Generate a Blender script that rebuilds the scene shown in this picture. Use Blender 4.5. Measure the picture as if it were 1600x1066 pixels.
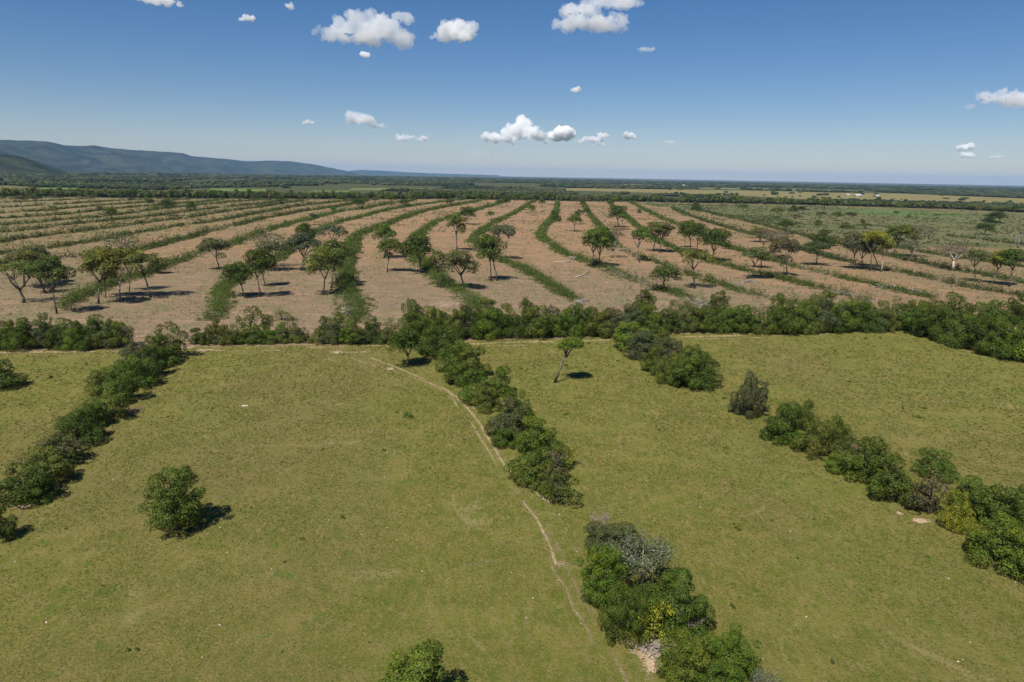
import bpy, math, random
import numpy as np
from mathutils import Matrix, Vector

for _o in list(bpy.data.objects):
    bpy.data.objects.remove(_o)
SC = bpy.context.scene
COL = SC.collection

# ------------------------------------------------------------------ camera, sky, sun, exposure
CAM_H = 40.0
F = 1067.0                      # focal length in pixels of the 1600 px wide photograph
PITCH, ROLL = 13.6, 1.02
cam_d = bpy.data.cameras.new('camera')
cam_d.sensor_width = 36.0
cam_d.lens = 36.0 * F / 1600.0
cam_d.clip_start, cam_d.clip_end = 0.5, 200000.0
cam = bpy.data.objects.new('camera', cam_d)
COL.objects.link(cam)
ROT = Matrix.Rotation(math.radians(90 - PITCH), 3, 'X') @ Matrix.Rotation(math.radians(ROLL), 3, 'Z')
cam.matrix_world = Matrix.Translation((0, 0, CAM_H)) @ ROT.to_4x4()
SC.camera = cam

SUN_EL, SUN_AZ = 55.0, 207.0    # azimuth clockwise from +Y, where the light comes from
world = bpy.data.worlds.new('World')
SC.world = world
world.use_nodes = True
wn = world.node_tree.nodes
wl = world.node_tree.links
wn.clear()
sky = wn.new('ShaderNodeTexSky')
sky.sky_type = 'NISHITA'
sky.sun_disc = False
sky.sun_elevation = math.radians(SUN_EL)
sky.sun_rotation = math.radians(SUN_AZ)
sky.altitude = 300
sky.air_density, sky.dust_density, sky.ozone_density = 1.0, 0.0, 4.0
bg = wn.new('ShaderNodeBackground')
bg.inputs['Strength'].default_value = 0.061
wo = wn.new('ShaderNodeOutputWorld')
hs = wn.new('ShaderNodeHueSaturation')
hs.inputs['Saturation'].default_value = 1.28
wl.new(sky.outputs[0], hs.inputs['Color'])
tn = wn.new('ShaderNodeMix')
tn.data_type, tn.blend_type = 'RGBA', 'MULTIPLY'
tn.inputs[0].default_value = 1.0
tn.inputs[7].default_value = (1.0, 0.92, 1.0, 1)
wl.new(hs.outputs[0], tn.inputs[6])
wl.new(tn.outputs[2], bg.inputs['Color'])
wl.new(bg.outputs[0], wo.inputs['Surface'])

sun_d = bpy.data.lights.new('sun', 'SUN')
sun_d.energy = 5.0
sun_d.angle = math.radians(0.53)
sun_d.color = (1.0, 0.945, 0.86)
sun = bpy.data.objects.new('sun', sun_d)
COL.objects.link(sun)
_a, _e = math.radians(SUN_AZ), math.radians(SUN_EL)
TO_SUN = Vector((math.sin(_a) * math.cos(_e), math.cos(_a) * math.cos(_e), math.sin(_e)))
sun.rotation_euler = (-TO_SUN).to_track_quat('-Z', 'Y').to_euler()
sun.location = (0, 0, 900)

SC.view_settings.view_transform = 'Standard'
SC.view_settings.look = 'None'
SC.view_settings.exposure = 0.35
SC.view_settings.gamma = 1.0
SC.view_settings.use_curve_mapping = False
SC.cycles.max_bounces = 26
SC.cycles.diffuse_bounces = 3
SC.cycles.glossy_bounces = 2
SC.cycles.transmission_bounces = 4
SC.cycles.transparent_max_bounces = 12
SC.cycles.volume_bounces = 24
SC.cycles.use_denoising = True
HAZE_DENSITY = 2.5e-5
HAZE_COLOR = (0.35, 0.61, 1.0, 1)

# ------------------------------------------------------------------ helpers
RNG = np.random.default_rng(7)
random.seed(7)


def ray(px, py):
    return ROT @ Vector(((px - 800) / F, -(py - 533) / F, -1.0))


def gp(px, py, z=0.0):
    """ground point where the line of sight through a photograph pixel lands"""
    d = ray(px, py)
    t = (z - CAM_H) / d.z
    return np.array((d.x * t, d.y * t, z))


def poly(pts):
    return np.array([gp(*p)[:2] for p in pts])


def height_at(base, px, py):
    """height of the point above `base` (same depth) seen at pixel px,py"""
    d = ray(px, py)
    return CAM_H + d.z * base[1] / d.y


def mpp(p):
    """metres per photograph pixel at p"""
    v = ROT.transposed() @ Vector((p[0], p[1], p[2] - CAM_H))
    return -v.z / F


def inside(P, pg):
    x, y = P[:, 0], P[:, 1]
    r = np.zeros(len(P), bool)
    n = len(pg)
    for i in range(n):
        x1, y1 = pg[i]
        x2, y2 = pg[(i + 1) % n]
        c = ((y1 > y) != (y2 > y)) & (x < (x2 - x1) * (y - y1) / ((y2 - y1) if y2 != y1 else 1e-9) + x1)
        r ^= c
    return r


def _hash(ix, iy, s):
    h = (ix.astype(np.int64) * 374761393 + iy.astype(np.int64) * 668265263 + s * 1442695041) & 0xffffffff
    h = ((h ^ (h >> 13)) * 1274126177) & 0xffffffff
    return ((h ^ (h >> 16)) & 0xffff) / 65535.0


def vnoise(x, y, s=0):
    ix, iy = np.floor(x), np.floor(y)
    fx, fy = x - ix, y - iy
    fx, fy = fx * fx * (3 - 2 * fx), fy * fy * (3 - 2 * fy)
    a, b = _hash(ix, iy, s), _hash(ix + 1, iy, s)
    c, d = _hash(ix, iy + 1, s), _hash(ix + 1, iy + 1, s)
    return (a * (1 - fx) + b * fx) * (1 - fy) + (c * (1 - fx) + d * fx) * fy


def fbm(x, y, o=4, s=0):
    r, a, t = 0, 1.0, 0
    for k in range(o):
        r = r + a * vnoise(x, y, s + k)
        t += a
        x, y, a = x * 2.03 + 7.1, y * 2.03 + 3.3, a * 0.5
    return r / t


class Geo:
    """collects quads and triangles, becomes one mesh"""

    def __init__(self):
        self.v, self.f3, self.f4, self.n = [], [], [], 0
        self.m3, self.m4 = [], []

    def add(self, V, f4=None, f3=None, m=0):
        V = np.asarray(V, float).reshape(-1, 3)
        if f4 is not None and len(f4):
            f4 = np.asarray(f4, np.int64) + self.n
            self.f4.append(f4)
            self.m4.append(np.full(len(f4), m, np.int32))
        if f3 is not None and len(f3):
            f3 = np.asarray(f3, np.int64) + self.n
            self.f3.append(f3)
            self.m3.append(np.full(len(f3), m, np.int32))
        self.v.append(V)
        self.n += len(V)
        return self

    def mesh(self, name, mats, smooth=False):
        me = bpy.data.meshes.new(name)
        V = np.concatenate(self.v)
        f3 = np.concatenate(self.f3) if self.f3 else np.zeros((0, 3), np.int64)
        f4 = np.concatenate(self.f4) if self.f4 else np.zeros((0, 4), np.int64)
        me.vertices.add(len(V))
        me.vertices.foreach_set('co', V.astype(np.float32).ravel())
        li = np.concatenate([f3.ravel(), f4.ravel()]).astype(np.int32)
        me.loops.add(len(li))
        me.loops.foreach_set('vertex_index', li)
        npoly = len(f3) + len(f4)
        me.polygons.add(npoly)
        ls = np.concatenate([np.arange(len(f3)) * 3, len(f3) * 3 + np.arange(len(f4)) * 4]).astype(np.int32)
        me.polygons.foreach_set('loop_start', ls)
        mi = np.concatenate(self.m3 + self.m4).astype(np.int32)
        me.polygons.foreach_set('material_index', mi)
        if smooth:
            me.polygons.foreach_set('use_smooth', np.ones(npoly, bool))
        for m in (mats if isinstance(mats, (list, tuple)) else [mats]):
            me.materials.append(m)
        me.update(calc_edges=True)
        return me

    def tube(self, pts, rad, seg=6, m=0, cap=True):
        P = np.asarray(pts, float)
        n = len(P)
        rad = np.broadcast_to(np.asarray(rad, float), (n,))
        T = np.gradient(P, axis=0)
        T /= np.linalg.norm(T, axis=1)[:, None] + 1e-9
        ref = np.array((0, 0, 1.0)) if abs(T[0, 2]) < 0.8 else np.array((1.0, 0, 0))
        U = np.cross(T, ref)
        U /= np.linalg.norm(U, axis=1)[:, None] + 1e-9
        W = np.cross(T, U)
        a = np.arange(seg) * 2 * math.pi / seg
        V = P[:, None, :] + rad[:, None, None] * (np.cos(a)[None, :, None] * U[:, None, :] + np.sin(a)[None, :, None] * W[:, None, :])
        f = []
        for i in range(n - 1):
            for j in range(seg):
                k = (j + 1) % seg
                f.append((i * seg + j, i * seg + k, (i + 1) * seg + k, (i + 1) * seg + j))
        V = V.reshape(-1, 3)
        f3 = None
        if cap:
            V = np.vstack([V, P[-1:] + T[-1:] * rad[-1], P[:1]])
            t, b = n * seg, n * seg + 1
            f3 = [((n - 1) * seg + j, (n - 1) * seg + (j + 1) % seg, t) for j in range(seg)]
            f3 += [((j + 1) % seg, j, b) for j in range(seg)]
        return self.add(V, f4=f, f3=f3, m=m)

    def leaves(self, P, N, s, rng, m=0, slim=0.5):
        n = len(P)
        if not n:
            return self
        N = N / (np.linalg.norm(N, axis=1)[:, None] + 1e-9)
        R = rng.normal(size=(n, 3))
        U = np.cross(N, R)
        U /= np.linalg.norm(U, axis=1)[:, None] + 1e-9
        W = np.cross(N, U)
        s = np.broadcast_to(np.asarray(s, float), (n,))[:, None]
        b = N * s * 0.18
        V = np.stack([P - U * s * 0.5 - b, P + W * s * slim * 0.5 + b, P + U * s * 0.5 - b, P - W * s * slim * 0.5 + b], 1).reshape(-1, 3)
        f = np.arange(n * 4).reshape(n, 4)
        return self.add(V, f4=f, m=m)

    def box(self, c, d, m=0, rz=0.0):
        x, y, z = (k / 2 for k in d)
        V = np.array([(-x, -y, -z), (x, -y, -z), (x, y, -z), (-x, y, -z), (-x, -y, z), (x, -y, z), (x, y, z), (-x, y, z)])
        ca, sa = math.cos(rz), math.sin(rz)
        V = np.stack([V[:, 0] * ca - V[:, 1] * sa, V[:, 0] * sa + V[:, 1] * ca, V[:, 2]], 1) + np.array(c)
        return self.add(V, f4=[(0, 3, 2, 1), (4, 5, 6, 7), (0, 1, 5, 4), (1, 2, 6, 5), (2, 3, 7, 6), (3, 0, 4, 7)], m=m)


def link(name, data, parent=None, loc=None):
    o = bpy.data.objects.new(name, data)
    COL.objects.link(o)
    if parent is not None:
        o.parent = parent
    if loc is not None:
        o.location = loc
    return o


def tag(o, label, cat, group=None):
    o['label'] = label
    o['category'] = cat
    if group:
        o['group'] = group
    return o


def structure(o):
    o['kind'] = 'structure'
    return o


def stuff(o, label=None, cat=None):
    o['kind'] = 'stuff'
    if label:
        tag(o, label, cat)
    return o


# ------------------------------------------------------------------ materials
class Mat:
    def __init__(self, name):
        self.m = bpy.data.materials.new(name)
        self.m.use_nodes = True
        self.t = self.m.node_tree
        self.t.nodes.clear()
        self.out = self.n('ShaderNodeOutputMaterial')

    def n(self, kind, **kw):
        x = self.t.nodes.new(kind)
        for k, v in kw.items():
            setattr(x, k, v)
        return x

    def l(self, a, b):
        self.t.links.new(a, b)

    def put(self, sock, v):
        if hasattr(v, 'links') or isinstance(v, bpy.types.NodeSocket):
            self.l(v, sock)
        elif isinstance(v, (tuple, list)) and len(v) == 3 and sock.type == 'RGBA':
            sock.default_value = (*v, 1)
        else:
            sock.default_value = v

    def noise(self, vec, scale, detail=4, rough=0.55, dist=0.0):
        x = self.n('ShaderNodeTexNoise')
        self.l(vec, x.inputs['Vector'])
        x.inputs['Scale'].default_value = scale
        x.inputs['Detail'].default_value = detail
        x.inputs['Roughness'].default_value = rough
        x.inputs['Distortion'].default_value = dist
        return x.outputs['Fac']

    def ramp(self, fac, lo, hi, a=0.0, b=1.0):
        x = self.n('ShaderNodeMapRange')
        x.interpolation_type = 'SMOOTHSTEP'
        self.l(fac, x.inputs[0])
        for i, v in enumerate((lo, hi, a, b)):
            x.inputs[i + 1].default_value = v
        return x.outputs[0]

    def mix(self, fac, a, b, mode='MIX'):
        x = self.n('ShaderNodeMix', data_type='RGBA', blend_type=mode)
        self.put(x.inputs[0], fac)
        self.put(x.inputs[6], a)
        self.put(x.inputs[7], b)
        return x.outputs[2]

    def math(self, op, a, b=0.0):
        x = self.n('ShaderNodeMath', operation=op)
        self.put(x.inputs[0], a)
        self.put(x.inputs[1], b)
        return x.outputs[0]

    def stretch(self, vec, s, rot=0.0):
        x = self.n('ShaderNodeMapping')
        self.l(vec, x.inputs[0])
        x.inputs['Scale'].default_value = s
        x.inputs['Rotation'].default_value = (0, 0, rot)
        return x.outputs[0]

    def pos(self):
        return self.n('ShaderNodeNewGeometry').outputs['Position']

    def bsdf(self, color, rough=0.9, spec=0.15, bump=None, strength=0.5, dist=0.1):
        p = self.n('ShaderNodeBsdfPrincipled')
        self.put(p.inputs['Base Color'], color)
        self.put(p.inputs['Roughness'], rough)
        p.inputs['Specular IOR Level'].default_value = spec
        if bump is not None:
            b = self.n('ShaderNodeBump')
            b.inputs['Strength'].default_value = strength
            b.inputs['Distance'].default_value = dist
            self.l(bump, b.inputs['Height'])
            self.l(b.outputs[0], p.inputs['Normal'])
        return p.outputs[0]

    def end(self, sh):
        self.l(sh, self.out.inputs['Surface'])
        return self.m


def foliage_material(name, trans=0.20, spread=0.36, dry=(0.17, 0.15, 0.05), dry_amt=0.10):
    """leaves: the object's own colour, varied from leaf to leaf and from clump to clump"""
    M = Mat(name)
    oi = M.n('ShaderNodeObjectInfo')
    ge = M.n('ShaderNodeNewGeometry')
    tc = M.n('ShaderNodeTexCoord')
    rnd = ge.outputs['Random Per Island']
    v = M.ramp(rnd, 0, 1, 1 - spread, 1 + spread)
    base = M.mix(1.0, oi.outputs['Color'], v, 'MULTIPLY')
    nz = M.noise(tc.outputs['Object'], 2.3, 2)
    yel = M.mix(1.0, base, (1.35, 1.12, 0.75), 'MULTIPLY')
    base = M.mix(M.ramp(nz, 0.45, 0.68), base, yel)
    r2 = M.math('FRACT', M.math('MULTIPLY', rnd, 37.17))
    base = M.mix(M.ramp(r2, 1 - dry_amt, 1.0, 0, 0.7), base, dry)
    p = M.bsdf(base, 0.6, 0.08)
    tr = M.n('ShaderNodeBsdfTranslucent')
    M.l(M.mix(1.0, base, (1.15, 1.25, 0.6), 'MULTIPLY'), tr.inputs[0])
    mx = M.n('ShaderNodeMixShader')
    mx.inputs[0].default_value = trans
    M.l(p, mx.inputs[1])
    M.l(tr.outputs[0], mx.inputs[2])
    return M.end(mx.outputs[0])


def bark_material(name, a, b, scale=2.0):
    M = Mat(name)
    tc = M.n('ShaderNodeTexCoord')
    st = M.stretch(tc.outputs['Object'], (6, 6, 1.2))
    n1 = M.noise(st, scale * 3, 5, 0.65)
    c = M.mix(M.ramp(n1, 0.35, 0.65), a, b)
    return M.end(M.bsdf(c, 0.9, 0.1, n1, 0.6, 0.05))


MF = foliage_material('leaf_green')
MF_GREY = foliage_material('leaf_greyish', 0.2, 0.4, (0.17, 0.14, 0.10), 0.45)
MF_ROW = foliage_material('leaf_regrowth', 0.24, 0.55, (0.17, 0.125, 0.07), 0.22)
MBARK = bark_material('bark_brown', (0.085, 0.065, 0.05), (0.20, 0.165, 0.13))
MPALE = bark_material('bark_pale', (0.30, 0.25, 0.20), (0.50, 0.43, 0.36))
MDEAD = bark_material('bark_dead_grey', (0.20, 0.17, 0.145), (0.42, 0.37, 0.33))
MWOOD = bark_material('bleached_wood', (0.24, 0.195, 0.16), (0.50, 0.43, 0.37))


def pasture_material():
    M = Mat('pasture_grass')
    p = M.pos()
    big = M.noise(p, 0.035, 4, 0.6, 0.6)
    mid = M.noise(p, 0.22, 4, 0.62, 0.4)
    strk = M.noise(M.stretch(p, (1.0, 0.45, 1), 0.35), 1.1, 5, 0.7)
    fine = M.noise(p, 3.2, 5, 0.75)
    c = M.mix(M.ramp(mid, 0.36, 0.66), (0.124, 0.134, 0.025), (0.184, 0.166, 0.040))
    c = M.mix(M.ramp(big, 0.42, 0.66, 0, 0.55), c, (0.122, 0.152, 0.025))
    c = M.mix(M.ramp(strk, 0.42, 0.66, 0, 0.65), c, (0.240, 0.190, 0.075))
    c = M.mix(M.ramp(fine, 0.52, 0.70, 0, 0.7), c, (0.072, 0.086, 0.018))
    zn = M.noise(M.stretch(p, (1, 0.6, 1), 0.5), 0.013, 3, 0.6)
    c = M.mix(M.ramp(zn, 0.48, 0.66, 0, 0.5), c, (0.172, 0.134, 0.054))
    gr = M.noise(M.stretch(p, (1, 1, 1), 1.1), 0.45, 3, 0.6)
    c = M.mix(M.ramp(gr, 0.57, 0.72, 0, 0.85), c, (0.085, 0.130, 0.020))
    # faint cattle trails: wandering paler lines
    vo = M.n('ShaderNodeTexVoronoi', feature='DISTANCE_TO_EDGE')
    w = M.n('ShaderNodeVectorMath', operation='ADD')
    wn_ = M.n('ShaderNodeTexNoise')
    M.l(p, wn_.inputs['Vector'])
    wn_.inputs['Scale'].default_value = 0.06
    sc_ = M.n('ShaderNodeVectorMath', operation='SCALE')
    M.l(wn_.outputs['Color'], sc_.inputs[0])
    sc_.inputs['Scale'].default_value = 16.0
    M.l(p, w.inputs[0])
    M.l(sc_.outputs[0], w.inputs[1])
    M.l(M.stretch(w.outputs[0], (1.0, 0.55, 1), 0.5), vo.inputs['Vector'])
    vo.inputs['Scale'].default_value = 0.055
    tr = M.ramp(vo.outputs['Distance'], 0.0, 0.022, 1, 0)
    brk = M.ramp(M.noise(p, 0.09, 3), 0.48, 0.62)
    c = M.mix(M.math('MULTIPLY', M.math('MULTIPLY', tr, brk), 0.42), c, (0.30, 0.24, 0.115))
    h = M.math('ADD', fine, M.math('MULTIPLY', strk, 0.8))
    return M.end(M.bsdf(c, 0.95, 0.08, h, 0.9, 0.28))


def soil_material():
    M = Mat('cleared_soil')
    p = M.pos()
    big = M.noise(p, 0.010, 3, 0.6, 0.5)
    mid = M.noise(p, 0.055, 5, 0.65, 0.5)
    fine = M.noise(p, 0.9, 5, 0.75)
    strk = M.noise(M.stretch(p, (0.25, 1.2, 1), 0.1), 0.25, 5, 0.7)
    sep = M.n('ShaderNodeSeparateXYZ')
    M.l(p, sep.inputs[0])
    c = M.mix(M.ramp(mid, 0.36, 0.64), (0.325, 0.175, 0.098), (0.245, 0.155, 0.092))
    # dry litter, thickest in the part of the field cleared last
    near = M.ramp(M.math('ADD', sep.outputs[1], M.math('MULTIPLY', mid, 160.0)), 330, 440, 1, 0)
    side = M.ramp(M.math('ADD', sep.outputs[0], M.math('MULTIPLY', mid, 60.0)), 90, 170, 1, 0.15)
    lit = M.math('MULTIPLY', near, side)
    c = M.mix(M.math('MULTIPLY', lit, 0.85), c, M.mix(M.ramp(fine, 0.4, 0.62), (0.150, 0.113, 0.076), (0.265, 0.185, 0.122)))
    c = M.mix(M.ramp(strk, 0.48, 0.68, 0, 0.6), c, (0.40, 0.250, 0.150))
    c = M.mix(M.ramp(fine, 0.48, 0.70, 0, 0.7), c, (0.130, 0.110, 0.058))
    left = M.ramp(M.math('ADD', sep.outputs[0], M.math('MULTIPLY', big, 260.0)), -250, 60, 1, 0)
    gn = M.ramp(M.math('ADD', M.math('MULTIPLY', mid, 0.6), M.math('MULTIPLY', fine, 0.4)), 0.33, 0.55)
    c = M.mix(M.math('MULTIPLY', M.math('MULTIPLY', left, gn), 0.85), c, (0.150, 0.138, 0.060))
    rt = M.ramp(M.math('ADD', sep.outputs[0], M.math('MULTIPLY', big, 160.0)), 190, 330, 0, 1)
    c = M.mix(M.math('MULTIPLY', M.math('MULTIPLY', rt, gn), 0.75), c, (0.150, 0.124, 0.062))
    c = M.mix(M.ramp(M.noise(p, 0.12, 5, 0.7), 0.45, 0.63, 0, 0.62), c, (0.125, 0.128, 0.050))
    sp = M.noise(p, 0.42, 5, 0.8)
    c = M.mix(M.ramp(sp, 0.52, 0.66, 0, 0.75), c, (0.100, 0.105, 0.040))
    c = M.mix(M.ramp(M.noise(p, 1.7, 3, 0.7), 0.56, 0.66, 0, 0.5), c, (0.42, 0.30, 0.20))
    return M.end(M.bsdf(c, 0.95, 0.08, M.math('ADD', fine, strk), 0.8, 0.25))


def plain_material():
    M = Mat('far_plain')
    p = M.pos()
    a = M.noise(M.stretch(p, (1.0, 0.35, 1), 0.12), 0.0007, 4, 0.55, 0.3)
    b = M.noise(p, 0.02, 4, 0.7)
    c = M.mix(M.ramp(b, 0.35, 0.65), (0.045, 0.054, 0.023), (0.085, 0.088, 0.038))
    c = M.mix(M.ramp(a, 0.62, 0.66, 0, 0.8), c, (0.17, 0.15, 0.06))
    return M.end(M.bsdf(c, 0.95, 0.08))


def far_pasture_material():
    M = Mat('far_pasture')
    p = M.pos()
    oi = M.n('ShaderNodeObjectInfo')
    b = M.noise(M.stretch(p, (0.5, 1, 1)), 0.02, 4, 0.65)
    k = M.noise(p, 0.12, 4, 0.7)
    c = M.mix(M.ramp(b, 0.35, 0.65), oi.outputs['Color'], M.mix(1.0, oi.outputs['Color'], (0.66, 0.80, 0.66), 'MULTIPLY'))
    c = M.mix(M.ramp(k, 0.50, 0.70, 0, 0.6), c, (0.085, 0.092, 0.040))
    rw = M.noise(M.stretch(p, (0.12, 1.6, 1), 0.22), 0.05, 4, 0.65)
    c = M.mix(M.ramp(rw, 0.52, 0.66, 0, 0.55), c, (0.070, 0.082, 0.036))
    return M.end(M.bsdf(c, 0.95, 0.08))


def sand_material():
    M = Mat('pale_sand')
    p = M.pos()
    n1 = M.noise(p, 0.5, 5, 0.7)
    c = M.mix(M.ramp(n1, 0.35, 0.65), (0.46, 0.345, 0.225), (0.34, 0.24, 0.15))
    return M.end(M.bsdf(c, 0.95, 0.08, M.noise(p, 5, 4), 0.4, 0.08))


def mountain_material():
    M = Mat('forested_mountain')
    p = M.pos()
    n1 = M.noise(p, 0.004, 5, 0.6)
    n2 = M.noise(p, 0.03, 4, 0.7)
    c = M.mix(M.ramp(n1, 0.40, 0.60), (0.016, 0.028, 0.014), (0.062, 0.066, 0.030))  # forest mottling, its contrast widened to paint in sunlit and shaded relief
    c = M.mix(M.ramp(n2, 0.45, 0.65, 0, 0.6), c, (0.016, 0.025, 0.012))
    return M.end(M.bsdf(c, 0.95, 0.05, n2, 1.0, 26.0))


MPAST, MSOIL, MPLAIN, MFARP, MSAND, MMOUNT = (pasture_material(), soil_material(), plain_material(),
                                             far_pasture_material(), sand_material(), mountain_material())


def simple(name, a, b, scale=1.0, rough=0.8):
    M = Mat(name)
    tc = M.n('ShaderNodeTexCoord')
    n1 = M.noise(tc.outputs['Object'], scale, 4, 0.6)
    return M.end(M.bsdf(M.mix(M.ramp(n1, 0.35, 0.65), a, b), rough, 0.2))


def cloud_material(name, d):
    M = Mat(name)
    v = M.n('ShaderNodeVolumePrincipled')
    v.inputs['Color'].default_value = (1, 1, 1, 1)
    v.inputs['Density'].default_value = d
    v.inputs['Anisotropy'].default_value = 0.0
    M.l(v.outputs[0], M.out.inputs['Volume'])
    return M.m

# ------------------------------------------------------------------ setting: ground sheets
def sheet(name, pg, z, mat, color=None):
    me = bpy.data.meshes.new(name)
    me.from_pydata([(x, y, z) for x, y in pg], [], [list(range(len(pg)))])
    me.materials.append(mat)
    me.update()
    if me.polygons[0].normal.z < 0:
        me.flip_normals()
    o = structure(link(name, me))
    if color:
        o.color = (*color, 1)
    return o


FAR = 44000.0
g = Geo()
rings = np.concatenate([[0.0], np.geomspace(30, FAR, 46)])
na = 96
ang = np.arange(na) * 2 * math.pi / na
V = [(0, 0, 0)]
for r in rings[1:]:
    V += [(r * math.cos(a), r * math.sin(a), 0) for a in ang]
f3 = [(0, 1 + j, 1 + (j + 1) % na) for j in range(na)]
f4 = []
for i in range(len(rings) - 2):
    a, b = 1 + i * na, 1 + (i + 1) * na
    f4 += [(a + j, b + j, b + (j + 1) % na, a + (j + 1) % na) for j in range(na)]
g.add(V, f4=f4, f3=f3)
structure(link('ground', g.mesh('ground', MPLAIN)))

EDGE = [(-260, 549), (0, 549), (195, 546), (290, 543), (480, 540), (640, 537), (800, 531), (960, 527), (1060, 522),
        (1220, 519), (1415, 514), (1475, 528), (1525, 544), (1600, 562), (1750, 600)]
edge = poly(EDGE)
PASTURE = np.vstack([edge, [(300, edge[-1][1] - 6), (300, 8), (-300, 8), (-300, edge[0][1])]])
sheet('pasture', PASTURE, 0.06, MPAST)
BELT = [(-260, 306.5), (-100, 308), (0, 309), (100, 308.5), (225, 310.5), (350, 311), (450, 311.5), (600, 312), (700, 311.5),
        (800, 313), (900, 315), (1000, 316), (1100, 318), (1200, 319.5), (1300, 322), (1400, 325), (1500, 328),
        (1600, 333), (1780, 339)]
belt = poly(BELT)
FIELD = np.vstack([edge, [(420, edge[-1][1])], [(belt[-1][0] * 1.02, belt[-1][1])], belt[::-1], [(belt[0][0], edge[0][1])]])
sheet('cleared_field', FIELD, 0.06, MSOIL)
SCRUB = poly([(985, 317), (1100, 319), (1200, 320.5), (1300, 323), (1400, 326), (1500, 329), (1600, 334), (1800, 341),
              (1800, 397), (1600, 388), (1440, 386), (1330, 374), (1240, 358), (1150, 341), (1075, 328)])
_p = np.vstack([SCRUB, SCRUB[:1]])
_d = np.concatenate([[0], np.cumsum(np.linalg.norm(np.diff(_p, axis=0), axis=1))])
_s = np.arange(0, _d[-1], 3.0)
_x, _y = np.interp(_s, _d, _p[:, 0]), np.interp(_s, _d, _p[:, 1])
_far = (_y < 850) * 1.0
SCRUB = np.column_stack([_x + _far * 26 * (fbm(_s * 0.05, _s * 0 + 1, 4, 5) - 0.5), _y + _far * 42 * (fbm(_s * 0.05, _s * 0 + 4, 4, 6) - 0.5)])
sheet('scrub_pasture', SCRUB, 0.12, MFARP, (0.148, 0.134, 0.062))
GREENB = poly([(1300, 325), (1420, 329), (1500, 334), (1520, 340), (1420, 339), (1330, 333)])
sheet('scrub_pasture', GREENB, 0.18, MFARP, (0.120, 0.150, 0.052))
CLEAR = [
    ([(545, 297.6), (640, 298), (760, 298.6), (700, 295.2), (640, 293.9), (550, 294.2)], (0.17, 0.17, 0.065)),
    ([(825, 296.5), (950, 299.5), (1150, 305.5), (1300, 314.0), (1420, 317.5), (1620, 321.5), (1800, 326), (1800, 316), (1620, 311.3),
      (1500, 306.5), (1400, 302.5), (1290, 301), (1200, 298.6), (1050, 296.4), (900, 294.2)], (0.245, 0.19, 0.085)),
    ([(915, 289.2), (1010, 291.6), (1060, 291.9), (1050, 289.9), (990, 288.1), (925, 287.3)], (0.24, 0.20, 0.10)),
    ([(1050, 294.2), (1200, 297.4), (1330, 300.5), (1330, 297.8), (1200, 294.6), (1070, 292.6)], (0.18, 0.175, 0.075)),
    ([(62, 295.6), (118, 296.2), (118, 293.6), (66, 293.2)], (0.13, 0.20, 0.05)),
    ([(325, 298.6), (420, 299.4), (415, 295.8), (330, 294.6)], (0.14, 0.20, 0.05)),
    ([(480, 300.6), (560, 301), (545, 297.9), (490, 297.6)], (0.15, 0.18, 0.06)),
    ([(-250, 301.5), (130, 301.2), (110, 298.6), (-250, 298.6)], (0.13, 0.15, 0.06)),
]
CLEARP = []
for px, c in CLEAR:
    pg = poly(px)
    CLEARP.append(pg)
    sheet('far_pasture', pg, 0.3, MFARP, c)


_lv = [0]
BARE_AT = []


def flakes(name, C, rad, z, mat, rng):
    """bare ground showing through as many small ragged scraps, each a hair above the last"""
    g = Geo()
    n = len(C)
    BARE_AT.append(C)
    k = 7
    a = np.arange(k) * 2 * math.pi / k
    R = rad[:, None] * rng.uniform(0.45, 1.35, (n, k))
    ph = rng.uniform(0, 6.28, n)[:, None]
    ex = rng.uniform(0.7, 1.5, n)[:, None]
    V = np.stack([C[:, 0:1] + R * np.cos(a + ph) * ex, C[:, 1:2] + R * np.sin(a + ph) / ex, np.broadcast_to((z + np.arange(n) * (0.02 / n))[:, None], (n, k))], -1)
    V = V.reshape(-1, 3)
    idx = np.arange(n)[:, None] * k
    f3 = np.concatenate([np.stack([idx[:, 0], idx[:, 0] + j, idx[:, 0] + j + 1], 1) for j in range(1, k - 1)])
    g.add(V, f3=f3)
    return structure(link(name, g.mesh(name, mat)))


def track(px, w, cover=0.6, seed=0, name='dirt_track', mat=None):
    P = poly(px)
    d = np.concatenate([[0], np.cumsum(np.linalg.norm(np.diff(P, axis=0), axis=1))])
    rng = np.random.default_rng(seed + 50)
    n = int(d[-1] / (w * 0.16) * 4.5)
    s = np.sort(rng.uniform(0, d[-1], n))
    x, y = np.interp(s, d, P[:, 0]), np.interp(s, d, P[:, 1])
    on = fbm(s * 0.13, s * 0 + seed * 5.3, 4, seed)
    amp = np.clip((on - np.quantile(on, 1 - cover)) * 8, 0, 1)
    off = (fbm(s * 0.09, s * 0 + 9.1, 2, seed + 3) - 0.5) * w * 1.4
    keep = amp > 0.02
    C = np.stack([x + rng.normal(size=n) * w * 0.28 + off, y + rng.normal(size=n) * w * 0.28 + off], 1)[keep]
    rad = (w * rng.uniform(0.05, 0.17, n) * (0.35 + 0.65 * amp))[keep]
    if not len(C):
        return None
    _lv[0] += 1
    return flakes(name, C, rad, 0.066 + 0.0212 * (_lv[0] % 2) + 0.0003 * _lv[0], mat or MSAND, rng)


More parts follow.
